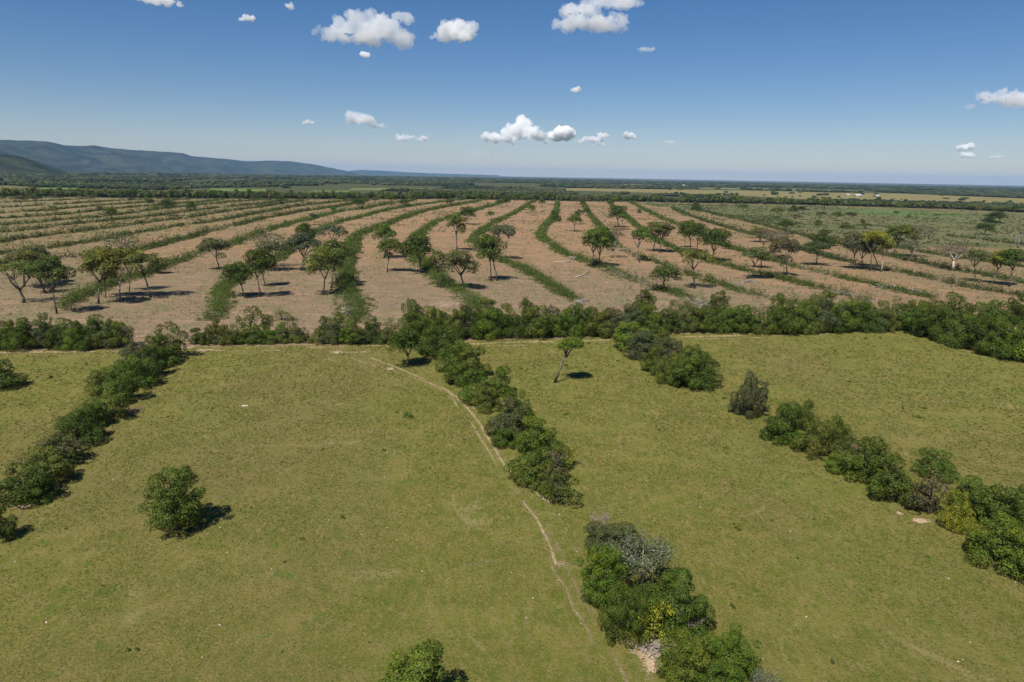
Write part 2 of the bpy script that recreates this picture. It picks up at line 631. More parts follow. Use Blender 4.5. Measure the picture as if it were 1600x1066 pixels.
def patch(px, py, rx, ry, seed=0, name='bare_patch', mat=None, n=380, core=0.42):
    """irregular bare patch; radii in photograph pixels"""
    c = gp(px, py)
    ex = abs(gp(px + rx, py)[0] - c[0])
    ey = abs(gp(px, py - ry)[1] - gp(px, py + ry)[1]) / 2
    rng = np.random.default_rng(seed + 11)
    a = rng.uniform(0, 6.28, n)
    q = rng.uniform(0, 1, n) ** 0.55
    lim = 0.55 + 0.9 * fbm(np.cos(a) * 1.7 + 5, np.sin(a) * 1.7 + seed, 3, seed)
    C = np.stack([c[0] + ex * q * lim * np.cos(a), c[1] + ey * q * lim * np.sin(a)], 1)
    rad = min(ex, ey * 1.5) * 0.22 * (1.25 - q) * rng.uniform(0.4, 1.3, n) * core + 0.03
    _lv[0] += 1
    return flakes(name, C, rad, 0.066 + 0.0212 * (_lv[0] % 2) + 0.0003 * _lv[0], mat or MSAND, rng)


MDULL = simple('bare_dull_earth', (0.29, 0.215, 0.13), (0.21, 0.165, 0.09), 0.8)
_tr = [
    ([(-150, 553), (0, 552.5), (60, 551), (130, 550.5), (192, 549.5)], 1.1, 0.85),
    ([(300, 546.5), (340, 547), (400, 544), (440, 543), (482, 543.5), (560, 541), (617, 539), (660, 540)], 0.9, 0.5),
    ([(310, 547), (360, 549.5), (415, 549), (482, 547.5), (512, 549), (535, 552), (575, 550.5), (640, 548)], 1.0, 0.55),
    ([(735, 538), (800, 535.5), (880, 534), (945, 531.5), (962, 530)], 1.1, 0.9),
    ([(760, 541), (860, 539), (960, 535)], 0.5, 0.5),
    ([(1055, 527), (1110, 526), (1160, 525), (1230, 524.5), (1292, 522.5)], 1.2, 0.85),
    ([(1075, 531), (1160, 529), (1290, 525.5)], 0.5, 0.5),
    ([(1400, 519), (1430, 519), (1470, 534), (1520, 552), (1570, 565)], 0.5, 0.45),
    ([(535, 555), (560, 565), (580, 572), (602, 577), (617, 580), (642, 589), (662, 596), (677, 604), (691, 612)], 0.5, 0.85),
    ([(580, 560), (660, 592), (700, 612), (715, 624), (727, 637), (737, 650), (750, 665), (757, 677), (767, 692), (780, 715), (792, 732),
      (800, 742), (815, 755), (830, 767), (847, 782), (860, 789)], 0.46, 0.95),
    ([(690, 606), (702, 617), (721, 642), (735, 660), (747, 680), (757, 695), (767, 712), (777, 730), (790, 750), (800, 765), (815, 782), (840, 812), (858, 850), (868, 885)], 0.32, 0.8),
    ([(862, 885), (872, 902), (885, 922), (895, 955), (912, 980), (927, 1012), (950, 1045), (960, 1075)], 0.32, 0.8),
    ([(868, 850), (888, 895), (905, 925), (922, 955), (932, 980), (945, 997), (957, 1020), (970, 1042), (985, 1075)], 0.40, 0.85),
    ([(1000, 1050), (1015, 1045), (1008, 1066), (1000, 1090)], 0.5, 0.9),
    ([(1290, 628), (1400, 628), (1500, 629), (1620, 633)], 0.35, 0.35),
    ([(290, 548), (285, 575), (278, 610), (290, 650), (310, 690)], 0.22, 0.4),
    ([(300, 547), (330, 566), (345, 590)], 0.22, 0.5),
    ([(400, 993), (480, 968), (560, 942), (640, 915), (720, 888), (800, 872), (900, 850)], 0.20, 0.30),
]
for i, (px, w, cv) in enumerate(_tr):
    track(px, w, cv, seed=i, mat=MDULL if i in (11, 12) or i >= 14 else None)
for i, (px, py, rx, ry) in enumerate([
        (290, 544, 16, 6), (314, 549, 10, 2.2), (527, 551, 10, 3), (34, 791, 16, 4), (1012, 1018, 26, 22), (985, 1003, 14, 7), (1042, 1006, 14, 9), (1018, 1040, 12, 12),
        (1440, 815, 14, 4.5), (1406, 803, 4, 2.5), (1471, 808, 4, 3), (735, 625, 6, 8), (742, 637, 5, 3), (876, 882, 15, 5), (808, 768, 9, 11), (820, 785, 5, 4),
        (860, 837, 6, 7), (1140, 632, 9, 2), (697, 572, 7, 3), (1580, 514, 22, 2.5), (1478, 484, 5, 6), (610, 577, 6, 2)]):
    patch(px, py, rx, ry, seed=i, mat=MDULL if i in (11, 13, 14, 15, 16, 17, 18) else None, n=70 if i in (11, 13, 14, 15, 16, 17, 18) else 380)
MRED = simple('dry_red_earth', (0.14, 0.085, 0.06), (0.22, 0.13, 0.09), 0.8)
patch(208, 642, 15, 7, seed=44, mat=MRED)
for i, (px, py, rx, ry) in enumerate([(280, 505, 26, 26), (560, 512, 60, 8), (370, 495, 30, 14), (330, 500, 20, 10), (700, 475, 40, 7), (620, 463, 20, 4), (470, 424, 8, 1.5), (905, 405, 14, 3)]):
    patch(px, py, rx, ry, seed=60 + i, name='bare_patch', n=260, mat=simple('bare_pink_soil_%d' % i, (0.33, 0.235, 0.155), (0.25, 0.17, 0.11), 0.3))

# ------------------------------------------------------------------ mountains
def ridge(name, crest, dist0, dist1, px0, px1, front, back, ncol, spur, seed):
    cp = np.array(crest, float)
    cols = np.linspace(px0, px1, ncol)
    rows = np.concatenate([np.linspace(-1, 0, 44), np.linspace(0, 1, 10)[1:]])
    V = np.empty((ncol, len(rows), 3))
    for i, px in enumerate(cols):
        py = np.interp(px, cp[:, 0], cp[:, 1])
        q = (px - px0) / (px1 - px0)
        D = dist0 + (dist1 - dist0) * q ** 1.5
        d = ray(px, py)
        ux, uy = d.x / math.hypot(d.x, d.y), d.y / math.hypot(d.x, d.y)
        H = max(CAM_H + D * d.z / math.hypot(d.x, d.y), 1.0)
        r = D + np.where(rows < 0, rows * front * (0.5 + 0.5 * min(1, H / 350)), rows * back)
        x, y = ux * r, uy * r
        prof = np.where(rows < 0, np.clip(1 + rows, 0, 1) ** 1.45, 1 - rows ** 1.5)
        nz = fbm(x / 900, y / 900, 5, seed) - 0.5
        rid = 1 - np.abs(2 * fbm(x / 1500 + 4, y / 1500, 3, seed + 9) - 1)
        bump = (nz * 1.1 + (rid - 0.72) * 1.3) * spur * np.clip(-rows * 3, 0, 1) * np.clip((1 + rows) * 3, 0, 1)
        z = H * np.clip(prof + bump, 0, 1.02) + (fbm(x / 160, y / 160, 3, seed + 2) - 0.5) * 14 * np.clip((1 + rows) * 4, 0, 1)
        V[i] = np.stack([x, y, np.maximum(z, -2) - 1.0], 1)
    nr = len(rows)
    f = [(i * nr + j, (i + 1) * nr + j, (i + 1) * nr + j + 1, i * nr + j + 1) for i in range(ncol - 1) for j in range(nr - 1)]
    g = Geo().add(V.reshape(-1, 3), f4=f)
    return structure(link(name, g.mesh(name, MMOUNT, True)))


ridge('mountain_ridge', [(-400, 216), (-250, 224), (-120, 216), (0, 219), (35, 219), (75, 221), (100, 227), (125, 228), (145, 227), (170, 231),
                         (200, 234), (240, 236), (285, 239), (300, 244), (350, 248), (385, 252), (420, 251), (455, 252), (490, 257),
                         (520, 263), (545, 268), (560, 271)], 9000, 19500, -400, 560, 3400, 2500, 420, 0.55, 3)
ridge('mountain_ridge', [(480, 266), (540, 267.5), (565, 265.5), (600, 267), (640, 269.5), (690, 271.4), (730, 272.6), (780, 274)], 26000, 30000, 480, 780, 3000, 2500, 120, 0.3, 8)
ridge('hill', [(-300, 225), (-150, 230), (-50, 236), (0, 240), (25, 243), (50, 250), (75, 259), (100, 267), (125, 272)], 4600, 5200, -300, 125, 1500, 1200, 160, 0.45, 5)

# ------------------------------------------------------------------ far woodland beyond the field
ICO = None


def ico():
    global ICO
    if ICO is None:
        t = (1 + 5 ** 0.5) / 2
        v = np.array([(-1, t, 0), (1, t, 0), (-1, -t, 0), (1, -t, 0), (0, -1, t), (0, 1, t), (0, -1, -t), (0, 1, -t), (t, 0, -1), (t, 0, 1), (-t, 0, -1), (-t, 0, 1)], float)
        v /= np.linalg.norm(v[0])
        f = [(0, 11, 5), (0, 5, 1), (0, 1, 7), (0, 7, 10), (0, 10, 11), (1, 5, 9), (5, 11, 4), (11, 10, 2), (10, 7, 6), (7, 1, 8),
             (3, 9, 4), (3, 4, 2), (3, 2, 6), (3, 6, 8), (3, 8, 9), (4, 9, 5), (2, 4, 11), (6, 2, 10), (8, 6, 7), (9, 8, 1)]
        ICO = (v, np.array(f))
    return ICO


def blobs(P, rx, rz, rng):
    """low crowns, one uneven 20-face body each, all in one mesh"""
    v, f = ico()
    n = len(P)
    a = rng.uniform(0, 6.28, n)
    c, s = np.cos(a), np.sin(a)
    W = v[None] * rng.uniform(0.65, 1.25, (n, 12, 1))
    X = (W[..., 0] * c[:, None] - W[..., 1] * s[:, None]) * rx[:, None]
    Y = (W[..., 0] * s[:, None] + W[..., 1] * c[:, None]) * rx[:, None]
    Z = W[..., 2] * rz[:, None]
    V = np.stack([X, Y, Z], -1) + P[:, None, :]
    ff = (f[None] + (np.arange(n) * 12)[:, None, None]).reshape(-1, 3)
    return V.reshape(-1, 3), ff


def canopy_material():
    M = Mat('far_canopy')
    ge = M.n('ShaderNodeNewGeometry')
    r = ge.outputs['Random Per Island']
    big = M.noise(ge.outputs['Position'], 0.004, 3, 0.6)
    c = M.mix(M.ramp(r, 0, 1), (0.020, 0.033, 0.014), (0.056, 0.068, 0.027))
    r2 = M.math('FRACT', M.math('MULTIPLY', r, 31.7))
    c = M.mix(M.ramp(r2, 0.8, 1.0, 0, 0.7), c, (0.100, 0.092, 0.050))
    st = M.noise(M.stretch(ge.outputs['Position'], (0.35, 1.2, 1), 0.1), 0.004, 3, 0.55)
    c = M.mix(M.ramp(st, 0.44, 0.56, 0, 0.8), c, (0.016, 0.026, 0.012))
    c = M.mix(M.ramp(big, 0.50, 0.66, 0, 0.6), c, (0.085, 0.088, 0.044))
    return M.end(M.bsdf(c, 0.8, 0.1))


MCAN = canopy_material()


def wedge(n, r0, r1, rng, half=0.80):
    a = rng.uniform(-half, half, n)
    r = np.sqrt(rng.uniform(r0 * r0, r1 * r1, n))
    return np.stack([r * np.sin(a), r * np.cos(a)], 1)


belt_y = lambda x: np.interp(x, belt[:, 0], belt[:, 1])
rng = np.random.default_rng(21)
g = Geo()
for (r0, r1, sp, rx, rz, half) in ((900, 2000, 8.6, 4.2, 4.2, 0.85), (2000, 4200, 19.5, 8.8, 5.5, 0.74), (4200, 9500, 66, 31, 7.0, 0.70)):
    area = half * (r1 * r1 - r0 * r0)
    P = wedge(int(area / (sp * sp)), r0, r1, rng, half)
    by = belt_y(P[:, 0])
    beyond = P[:, 1] - by
    keep = beyond > 26
    den = fbm(P[:, 0] / 420, P[:, 1] / 900, 4, 31)
    solid = beyond < np.where(P[:, 0] > 250, 70, 150 + 60 * np.sin(P[:, 0] / 130))
    keep &= solid | (den > (0.50 if r0 < 2000 else np.where(np.hypot(P[:, 0], P[:, 1]) > 2500, 0.40, 0.47) if r0 < 4000 else 0.34))
    for pg in CLEARP:
        m = inside(P, pg)
        keep &= ~m | (rng.random(len(P)) < 0.012)
    n = int(keep.sum())
    P = P[keep]
    k = rng.uniform(0.6, 1.35, n)
    hz = rz * k * rng.uniform(0.55, 1.1, n) * np.where(beyond[keep] < 60, 1.0, 0.72)
    C = np.column_stack([P, hz * 0.95])
    v, f = blobs(C, rx * k, hz, rng)
    g.add(v, f3=f)
o = link('woodland', g.mesh('woodland', MCAN))
stuff(o, 'dark woodland covering the plain between the field and the mountains', 'woodland')

# ------------------------------------------------------------------ haze
HZ_TOP = 470.0
g = Geo().box((0, 20500, (HZ_TOP - 8) / 2), (86000, 50000, HZ_TOP + 8))
M = Mat('air')
v = M.n('ShaderNodeVolumePrincipled')
v.inputs['Color'].default_value = HAZE_COLOR
v.inputs['Density'].default_value = HAZE_DENSITY
v.inputs['Anisotropy'].default_value = 0.0
M.l(v.outputs[0], M.out.inputs['Volume'])
hz = stuff(link('haze', g.mesh('haze', M.m)), 'thin blue haze lying over the whole plain', 'haze')

# ------------------------------------------------------------------ clouds
CLOUD_MATS = {}


def cloud(label, parts, base_py, flat=True, k=7.0, seed=0, alt=1300.0, disp=1.0, wispy=False):
    """parts: (px, py, rx, ry) puffs as they stand in the sky, at the range where that base height lies"""
    parts = np.array(parts, float)
    parts[:, 2:] *= 1.14
    cx = parts[:, 0].mean()
    d = ray(cx, base_py)
    hd = math.hypot(d.x, d.y)
    D = min(alt / (d.z / hd), 42000.0)
    u = np.array((d.x / hd, d.y / hd, 0))
    right = np.array((u[1], -u[0], 0))
    r = np.random.default_rng(seed)
    W = (parts[:, 0] + parts[:, 2]).max() - (parts[:, 0] - parts[:, 2]).min()
    me = bpy.data.meshes.new('cloud')
    b = Geo()
    iv, iff = ico2()
    org = None
    for (px, py, rx, ry) in parts:
        dd = ray(px, py)
        h = math.hypot(dd.x, dd.y)
        c = np.array((dd.x / h * D, dd.y / h * D, CAM_H + dd.z / h * D))
        m = D / F / math.cos(math.atan(abs(px - 800) / F)) if False else D / (hd * F)
        if org is None:
            org = c.copy()
        n = max(4, int(10 * rx / max(ry, 1) * 0.6))
        for q in range(n):
            a, e = r.uniform(0, 6.28), r.uniform(-0.5, 1.0)
            rr = r.uniform(0.32, 0.62) * min(rx, ry)
            off = np.array((r.uniform(-1, 1) * (rx - rr * 0.8), r.uniform(-1, 1) * rx * 0.5, r.uniform(-0.9, 1) * max(ry - rr, 0)))
            # rounded: lower towards the sides
            off[2] *= math.sqrt(max(0.0, 1 - (off[0] / max(rx, 1)) ** 2))
            p = c + (right * off[0] + u * off[1] + np.array((0, 0, 1)) * off[2]) * m
            b.add(iv * rr * m * np.array((1.15, 1.15, 0.95)) + p - org, f3=iff)
        b.add(iv * np.array((rx, rx * 0.6, ry * 0.7))[None] * m * 0.72 + c - org, f3=iff)
    me = b.mesh('cloud', [])
    o = link('cloud', me, loc=org)
    m = D / (hd * F)
    vox = W * m / 46
    md = o.modifiers.new('union', 'REMESH')
    md.mode = 'VOXEL'
    md.voxel_size = vox
    for sc, st in ((W * m / 6, 0.10), (W * m / 13, 0.062), (W * m / 26, 0.034)):
        tx = bpy.data.textures.new('billow', 'CLOUDS')
        tx.noise_scale = sc
        tx.noise_depth = 2
        dm = o.modifiers.new('billow', 'DISPLACE')
        dm.texture = tx
        dm.texture_coords = 'GLOBAL'
        dm.strength = W * m * st * disp * 1.6
        dm.mid_level = 0.5
    key = round(k / (W * m), 6)
    if key not in CLOUD_MATS:
        CLOUD_MATS[key] = cloud_material('cloud_%d' % len(CLOUD_MATS), key)
    me.materials.append(CLOUD_MATS[key])
    tag(o, label, 'cloud', 'fair weather clouds over the plain')
    return o


_IC2 = None


def ico2():
    global _IC2
    if _IC2 is None:
        v, f = ico()
        v = [tuple(x) for x in v]
        cache, nf = {}, []

        def mid(a, b):
            kk = (min(a, b), max(a, b))
            if kk not in cache:
                x = np.array(v[a]) + np.array(v[b])
                v.append(tuple(x / np.linalg.norm(x)))
                cache[kk] = len(v) - 1
            return cache[kk]
        for a, b_, c in f:
            x, y, z = mid(a, b_), mid(b_, c), mid(c, a)
            nf += [(a, x, z), (b_, y, x), (c, z, y), (x, y, z)]
        _IC2 = (np.array(v), np.array(nf))
    return _IC2


cloud('largest white heaped cloud high above the middle of the cleared field', [(570, 44, 44, 20), (540, 55, 44, 13), (600, 50, 36, 18), (570, 28, 22, 14), (515, 60, 22, 8), (632, 30, 18, 9), (575, 60, 60, 8)], 70, seed=1)
cloud('compact white cloud just beside the largest cloud, humped on one side', [(714, 52, 30, 15), (722, 40, 22, 12), (692, 60, 18, 8)], 70, seed=2)
cloud('broad white cloud cut by the upper edge of the photo', [(925, 36, 54, 11), (890, 36, 24, 12), (905, 16, 30, 12), (965, 4, 34, 11), (950, 44, 26, 6)], 52, seed=3)
cloud('towering pointed cumulus standing low over the horizon', [(818, 200, 14, 18), (806, 206, 18, 14), (832, 208, 16, 12), (780, 216, 26, 7), (840, 217, 14, 6), (816, 188, 7, 10)], 223, seed=4, k=20)
cloud('blocky upright cumulus beside the towering pointed one', [(877, 206, 14, 15), (882, 210, 16, 11), (866, 212, 9, 8)], 221, seed=5, k=20)
cloud('low lumpy cloud trailing from the blocky upright cumulus', [(926, 218, 14, 5), (941, 214, 9, 7), (908, 221, 9, 4), (940, 226, 8, 3)], 227, seed=6, k=12)
cloud('flat based white cloud midway up the sky over the ridge end', [(563, 187, 24, 9), (557, 184, 14, 9), (590, 196, 16, 4)], 199, seed=7)
cloud('thin flat double cloud low over the far ridge tail', [(634, 215, 15, 6), (660, 217, 11, 4)], 221, seed=8, k=10)
cloud('cloud bank cut by the photo edge above the scrub pasture', [(1570, 156, 34, 11), (1545, 150, 18, 10), (1600, 158, 24, 11), (1512, 166, 9, 4)], 170, seed=9)
cloud('small puffy cloud above its twin low over the far plain', [(1507, 230, 12, 7)], 236, seed=10, k=9)
cloud('small flat puff directly beneath its rounder twin', [(1513, 242, 10, 5)], 247, seed=11, k=9)
cloud('tiny pair of puffs low beside the twin puffs', [(1550, 246, 9, 3.5), (1565, 245, 6, 3.5)], 249, seed=12, k=5)
cloud('small leaning puff alone beyond the lumpy trailing cloud', [(981, 212, 8, 6), (988, 214, 6, 4)], 218, seed=13, k=8)
cloud('tiny ragged puff hanging just under the largest cloud', [(569, 85, 9, 6)], 91, seed=14, k=5)
cloud('small ragged puff high up between the top edge and mountains', [(386, 29, 11, 6)], 35, seed=15, k=6)
cloud('small round puff alone in clear sky below the broad cloud', [(900, 140, 7, 5)], 145, seed=16, k=4.5)
cloud('flat cloud strip touching the photo top above the mountains', [(246, 1, 36, 6)], 7, seed=17, k=9)
cloud('faint low row of flattened puffs under the towering cumulus', [(752, 241, 11, 4), (737, 243, 7, 2.5), (778, 243, 9, 2.5)], 246, seed=18, k=4)
cloud('faint small puff left behind beside the flat based cloud', [(482, 192, 8, 5)], 197, seed=19, k=4)
cloud('thin smudge of cloud alone right of the broad cloud', [(1008, 77, 14, 4)], 81, seed=20, k=2.2)
cloud('tiny flat puff low over the plain beyond the leaning puff', [(1047, 222, 8, 2.5)], 225, seed=21, k=4)
cloud('faint wisp high up left of the largest cloud', [(453, 10, 8, 6)], 16, seed=22, k=3)

# ------------------------------------------------------------------ trees
def unit(v):
    return v / (np.linalg.norm(v, axis=-1, keepdims=True) + 1e-9)


def clump_leaves(g, centers, radii, n, size, rng, up=0.35, jitter=0.38, squash=1.0, cull=0.82, lop=0.0):
    """leaves on the shells of overlapping clumps; those buried inside another clump are dropped"""
    C = np.asarray(centers, float)
    R = np.asarray(radii, float)
    w = R ** 2
    idx = rng.choice(len(C), n, p=w / w.sum())
    D = unit(rng.normal(size=(n, 3)) + np.array((0, 0, up)))
    rr = R[idx] * rng.uniform(0.55, 1.08, n) ** 0.6
    off = D * rr[:, None]
    off[:, 2] *= squash
    P = C[idx] + off
    keep = np.ones(n, bool)
    if cull:
        for j in range(len(C)):
            d = P - C[j]
            d[:, 2] /= squash
            keep &= ~((np.linalg.norm(d, axis=1) < R[j] * cull) & (idx != j))
    P, D = P[keep], D[keep]
    keep = P[:, 2] > 0.01
    P, D = P[keep], D[keep]
    N = D + rng.normal(size=D.shape) * jitter + np.array((0, 0, 0.25))
    g.leaves(P, N, size * rng.uniform(0.6, 1.35, len(P)), rng, slim=0.62)


def measure(me):
    n = len(me.vertices)
    a = np.empty(n * 3, np.float32)
    me.vertices.foreach_get('co', a)
    a = a.reshape(-1, 3)
    # extents without the outermost strays
    return (np.percentile(a[:, 0], 99) - np.percentile(a[:, 0], 1) + np.percentile(a[:, 1], 99) - np.percentile(a[:, 1], 1)) / 2, np.percentile(a[:, 2], 99.6)


class Proto:
    def __init__(self, parts):
        """parts: list of (name, mesh, is_foliage)"""
        self.parts = parts
        fo = [m for n, m, f in parts if f] or [parts[-1][1]]
        ws, hs = zip(*[measure(m) for m in fo])
        self.w, self.h = max(ws), max(hs)


def bushy(seed, leaves=8500, size=0.037, wide=1.0, skirt=0.12, clumps=26, lean=0.0, tops=3, up=0.35, rs=1.0):
    """broad hedge tree with foliage almost down to the ground, height about 1"""
    r = np.random.default_rng(seed)
    C, R = [], []
    for k in range(clumps):
        a = k * 2.39996 + r.uniform(-0.4, 0.4)
        z = r.uniform(skirt, 0.86) if k % 4 else r.uniform(skirt, 0.38)
        prof = math.sqrt(max(0.04, 1 - ((z - 0.36) / 0.62) ** 2)) * 0.46 * wide
        q = prof * r.uniform(0.45, 1.0)
        rad = r.uniform(0.085, 0.185) * (1.15 - 0.45 * z) * rs
        C.append((q * math.cos(a), q * math.sin(a), max(z, rad * 0.7)))
        R.append(rad)
    for k in range(tops):
        a = r.uniform(0, 6.28)
        q = r.uniform(0.02, 0.22) * wide
        C.append((q * math.cos(a), q * math.sin(a), r.uniform(0.78, 0.92)))
        R.append(r.uniform(0.08, 0.15))
    C.append((0, 0, 0.42))
    R.append(0.27 * min(wide, 1))
    C = np.array(C)
    C[:, 0] += C[:, 2] * lean
    g = Geo()
    clump_leaves(g, C, R, leaves, size, r, up=up)
    # stray sprays that break the outline
    n = leaves // 16
    i = r.choice(len(C), n)
    D = unit(r.normal(size=(n, 3)) + np.array((0, 0, 0.3)))
    P = C[i] + D * (np.array(R)[i] * r.uniform(1.0, 1.45, n))[:, None]
    P = P[P[:, 2] > 0.02]
    g.leaves(P, r.normal(size=P.shape), size * 0.8, r)
    t = Geo()
    b = np.array((0, 0, 0.0))
    t.tube([(0, 0, -0.02), (0.01, 0.01, 0.16), (0.02 + lean * 0.3, 0, 0.42), (lean * 0.6, 0.02, 0.68)], [0.034, 0.026, 0.017, 0.006], 7)
    for k in range(6):
        c = C[r.integers(len(C))]
        z0 = r.uniform(0.10, 0.32)
        t.tube([(0.01, 0.005, z0), (c[0] * 0.5, c[1] * 0.5, z0 + (c[2] - z0) * 0.6), tuple(c * np.array((0.95, 0.95, 1)))], [0.016, 0.011, 0.004], 5)
    return Proto([('crown', g.mesh('crown', MF), True), ('trunk', t.mesh('trunk', MBARK, True), False)])


def savanna(seed, bole=0.48, flat=0.55, spread=0.36, leaves=2300, size=0.034, clumps=16, bark=None, lean=0.05, fork=4, airy=0.0, mat=None, thick=1.0, up=0.6):
    """tall savanna tree: clean bole, forking limbs, layered crown with gaps; height about 1"""
    r = np.random.default_rng(seed)
    t = Geo()
    _la, _ll = r.uniform(0, 6.28), lean * r.uniform(0.5, 1.2)
    lx, ly = _ll * math.cos(_la), _ll * math.sin(_la)
    ecc, ecx, ecy = r.uniform(0.75, 1.0), r.uniform(-0.06, 0.06) * (lean > 0), r.uniform(-0.06, 0.06) * (lean > 0)
    top = np.array((lx, ly, bole))
    t.tube([(0, 0, -0.01), (lx * 0.25 + 0.008, ly * 0.3, bole * 0.35), (lx * 0.7 - 0.006, ly * 0.6, bole * 0.7), tuple(top)],
           [0.018 * thick, 0.0128 * thick, 0.0112 * thick, 0.010 * thick], 7)
    C, R = [], []
    for k in range(clumps):
        a = k * 2.39996 + r.uniform(-0.35, 0.35)
        q = math.sqrt((k + 0.5) / clumps) * r.uniform(0.75, 1.05)
        dome = math.sqrt(max(0.0, 1 - min(q, 1) ** 2))
        lo = 0.28 if flat < 0.75 else 0.02
        z = bole + (1 - bole) * (lo + (0.95 - lo) * dome * r.uniform(0.25, 1.0) ** 0.7 + r.uniform(-0.04, 0.10))
        rad = r.uniform(0.06, 0.14) * (spread / 0.36) ** 0.5
        if r.random() < 0.15:
            q *= 1.18
        C.append((lx + ecx + q * spread * 0.86 * math.cos(a), ly + ecy + q * spread * 0.86 * ecc * math.sin(a), min(z, 0.97 - rad * flat)))
        R.append(rad)
    C, R = np.array(C), np.array(R)
    forks = []
    br = Geo()
    for k in range(fork):
        a = k * 6.283 / fork + r.uniform(-0.5, 0.5)
        q = spread * r.uniform(0.28, 0.45)
        e = top + np.array((q * math.cos(a), q * math.sin(a), (1 - bole) * r.uniform(0.26, 0.42)))
        z0 = top - np.array((lx, ly, bole)) * r.uniform(0.0, 0.18)
        br.tube([tuple(z0), tuple(z0 * 0.45 + e * 0.55 + r.normal(size=3) * 0.008), tuple(e)], [0.011 * thick, 0.0085 * thick, 0.0055 * thick], 6)
        forks.append(e)
    forks = np.array(forks)
    for c in C:
        e = forks[np.argmin(np.linalg.norm(forks - c, axis=1))]
        mid_ = (e + c) / 2 + r.normal(size=3) * 0.015
        br.tube([tuple(e), tuple(mid_), tuple(c)], [0.0055 * thick, 0.004 * thick, 0.0018], 5)
    g = Geo()
    clump_leaves(g, C, R, int(leaves * (1 - airy)), size, r, up=up, squash=flat, cull=0.6)
    # sprays filling between the clumps
    n = leaves // 5
    i = r.choice(len(C), n)
    P = C[i] + r.normal(size=(n, 3)) * (R[i] * 0.85)[:, None] * np.array((1, 1, flat * 0.8))
    g.leaves(P, r.normal(size=P.shape) + np.array((0, 0, 0.6)), size * 0.85, r)
    bk = bark or MBARK
    return Proto([('crown', g.mesh('crown', mat or MF), True), ('trunk', t.mesh('trunk', bk, True), False), ('branches', br.mesh('branches', bk, True), False)])


def bare(seed, leaves=260, size=0.03, bark=None, thick=1.0, spread=0.42, twigs=150, bole=0.32):
    """mostly leafless tree: a mesh of fine twigs on forking limbs"""
    r = np.random.default_rng(seed)
    t, br, g = Geo(), Geo(), Geo()
    t.tube([(0, 0, -0.01), (0.005, 0.004, bole * 0.5), (0.0, 0.01, bole)], [0.026 * thick, 0.021 * thick, 0.017 * thick], 8)
    tips = []
    for k in range(6):
        a = k * 1.05 + r.uniform(-0.3, 0.3)
        q = spread * r.uniform(0.3, 0.55)
        e = np.array((q * math.cos(a), q * math.sin(a), bole + (1 - bole) * r.uniform(0.3, 0.6)))
        br.tube([(0, 0.01, bole - 0.02), tuple(e * 0.5 + np.array((0, 0, bole * 0.45)) + r.normal(size=3) * 0.01), tuple(e)], [0.012 * thick, 0.009 * thick, 0.005 * thick], 6)
        for q_ in range(4):
            e2 = e + np.array((r.normal() * 0.12, r.normal() * 0.12, abs(r.normal()) * 0.13 + 0.05))
            br.tube([tuple(e), tuple((e + e2) / 2 + r.normal(size=3) * 0.012), tuple(e2)], [0.005 * thick, 0.0038, 0.002], 5)
            tips.append(e2)
            tips.append((e + e2) / 2)
    tips = np.array(tips)
    for k in range(twigs):
        c = tips[r.integers(len(tips))]
        e = c + unit(r.normal(size=3) + np.array((0, 0, 0.7))) * r.uniform(0.05, 0.13)
        br.tube([tuple(c), tuple(e)], [0.0022, 0.0012], 3, cap=False)
    n = leaves
    P = tips[r.integers(len(tips), size=n)] + r.normal(size=(n, 3)) * 0.05
    g.leaves(P, r.normal(size=P.shape) + np.array((0, 0, 0.4)), size, r)
    bk = bark or MDEAD
    return Proto([('crown', g.mesh('crown', MF_GREY), True), ('trunk', t.mesh('trunk', bk, True), False), ('branches', br.mesh('branches', bk, True), False)])


TINT = {  # leaf colours (real, unlit)
    'dark': (0.062, 0.094, 0.021), 'mid': (0.090, 0.132, 0.026), 'fresh': (0.122, 0.172, 0.029), 'yellow': (0.215, 0.225, 0.030),
    'olive': (0.115, 0.134, 0.034), 'grey': (0.096, 0.108, 0.060), 'brown': (0.118, 0.108, 0.066), 'silver': (0.135, 0.165, 0.105),
    'blue': (0.052, 0.090, 0.040), 'red': (0.34, 0.10, 0.06), 'dusty': (0.108, 0.130, 0.054), 'straw': (0.29, 0.21, 0.13),
}


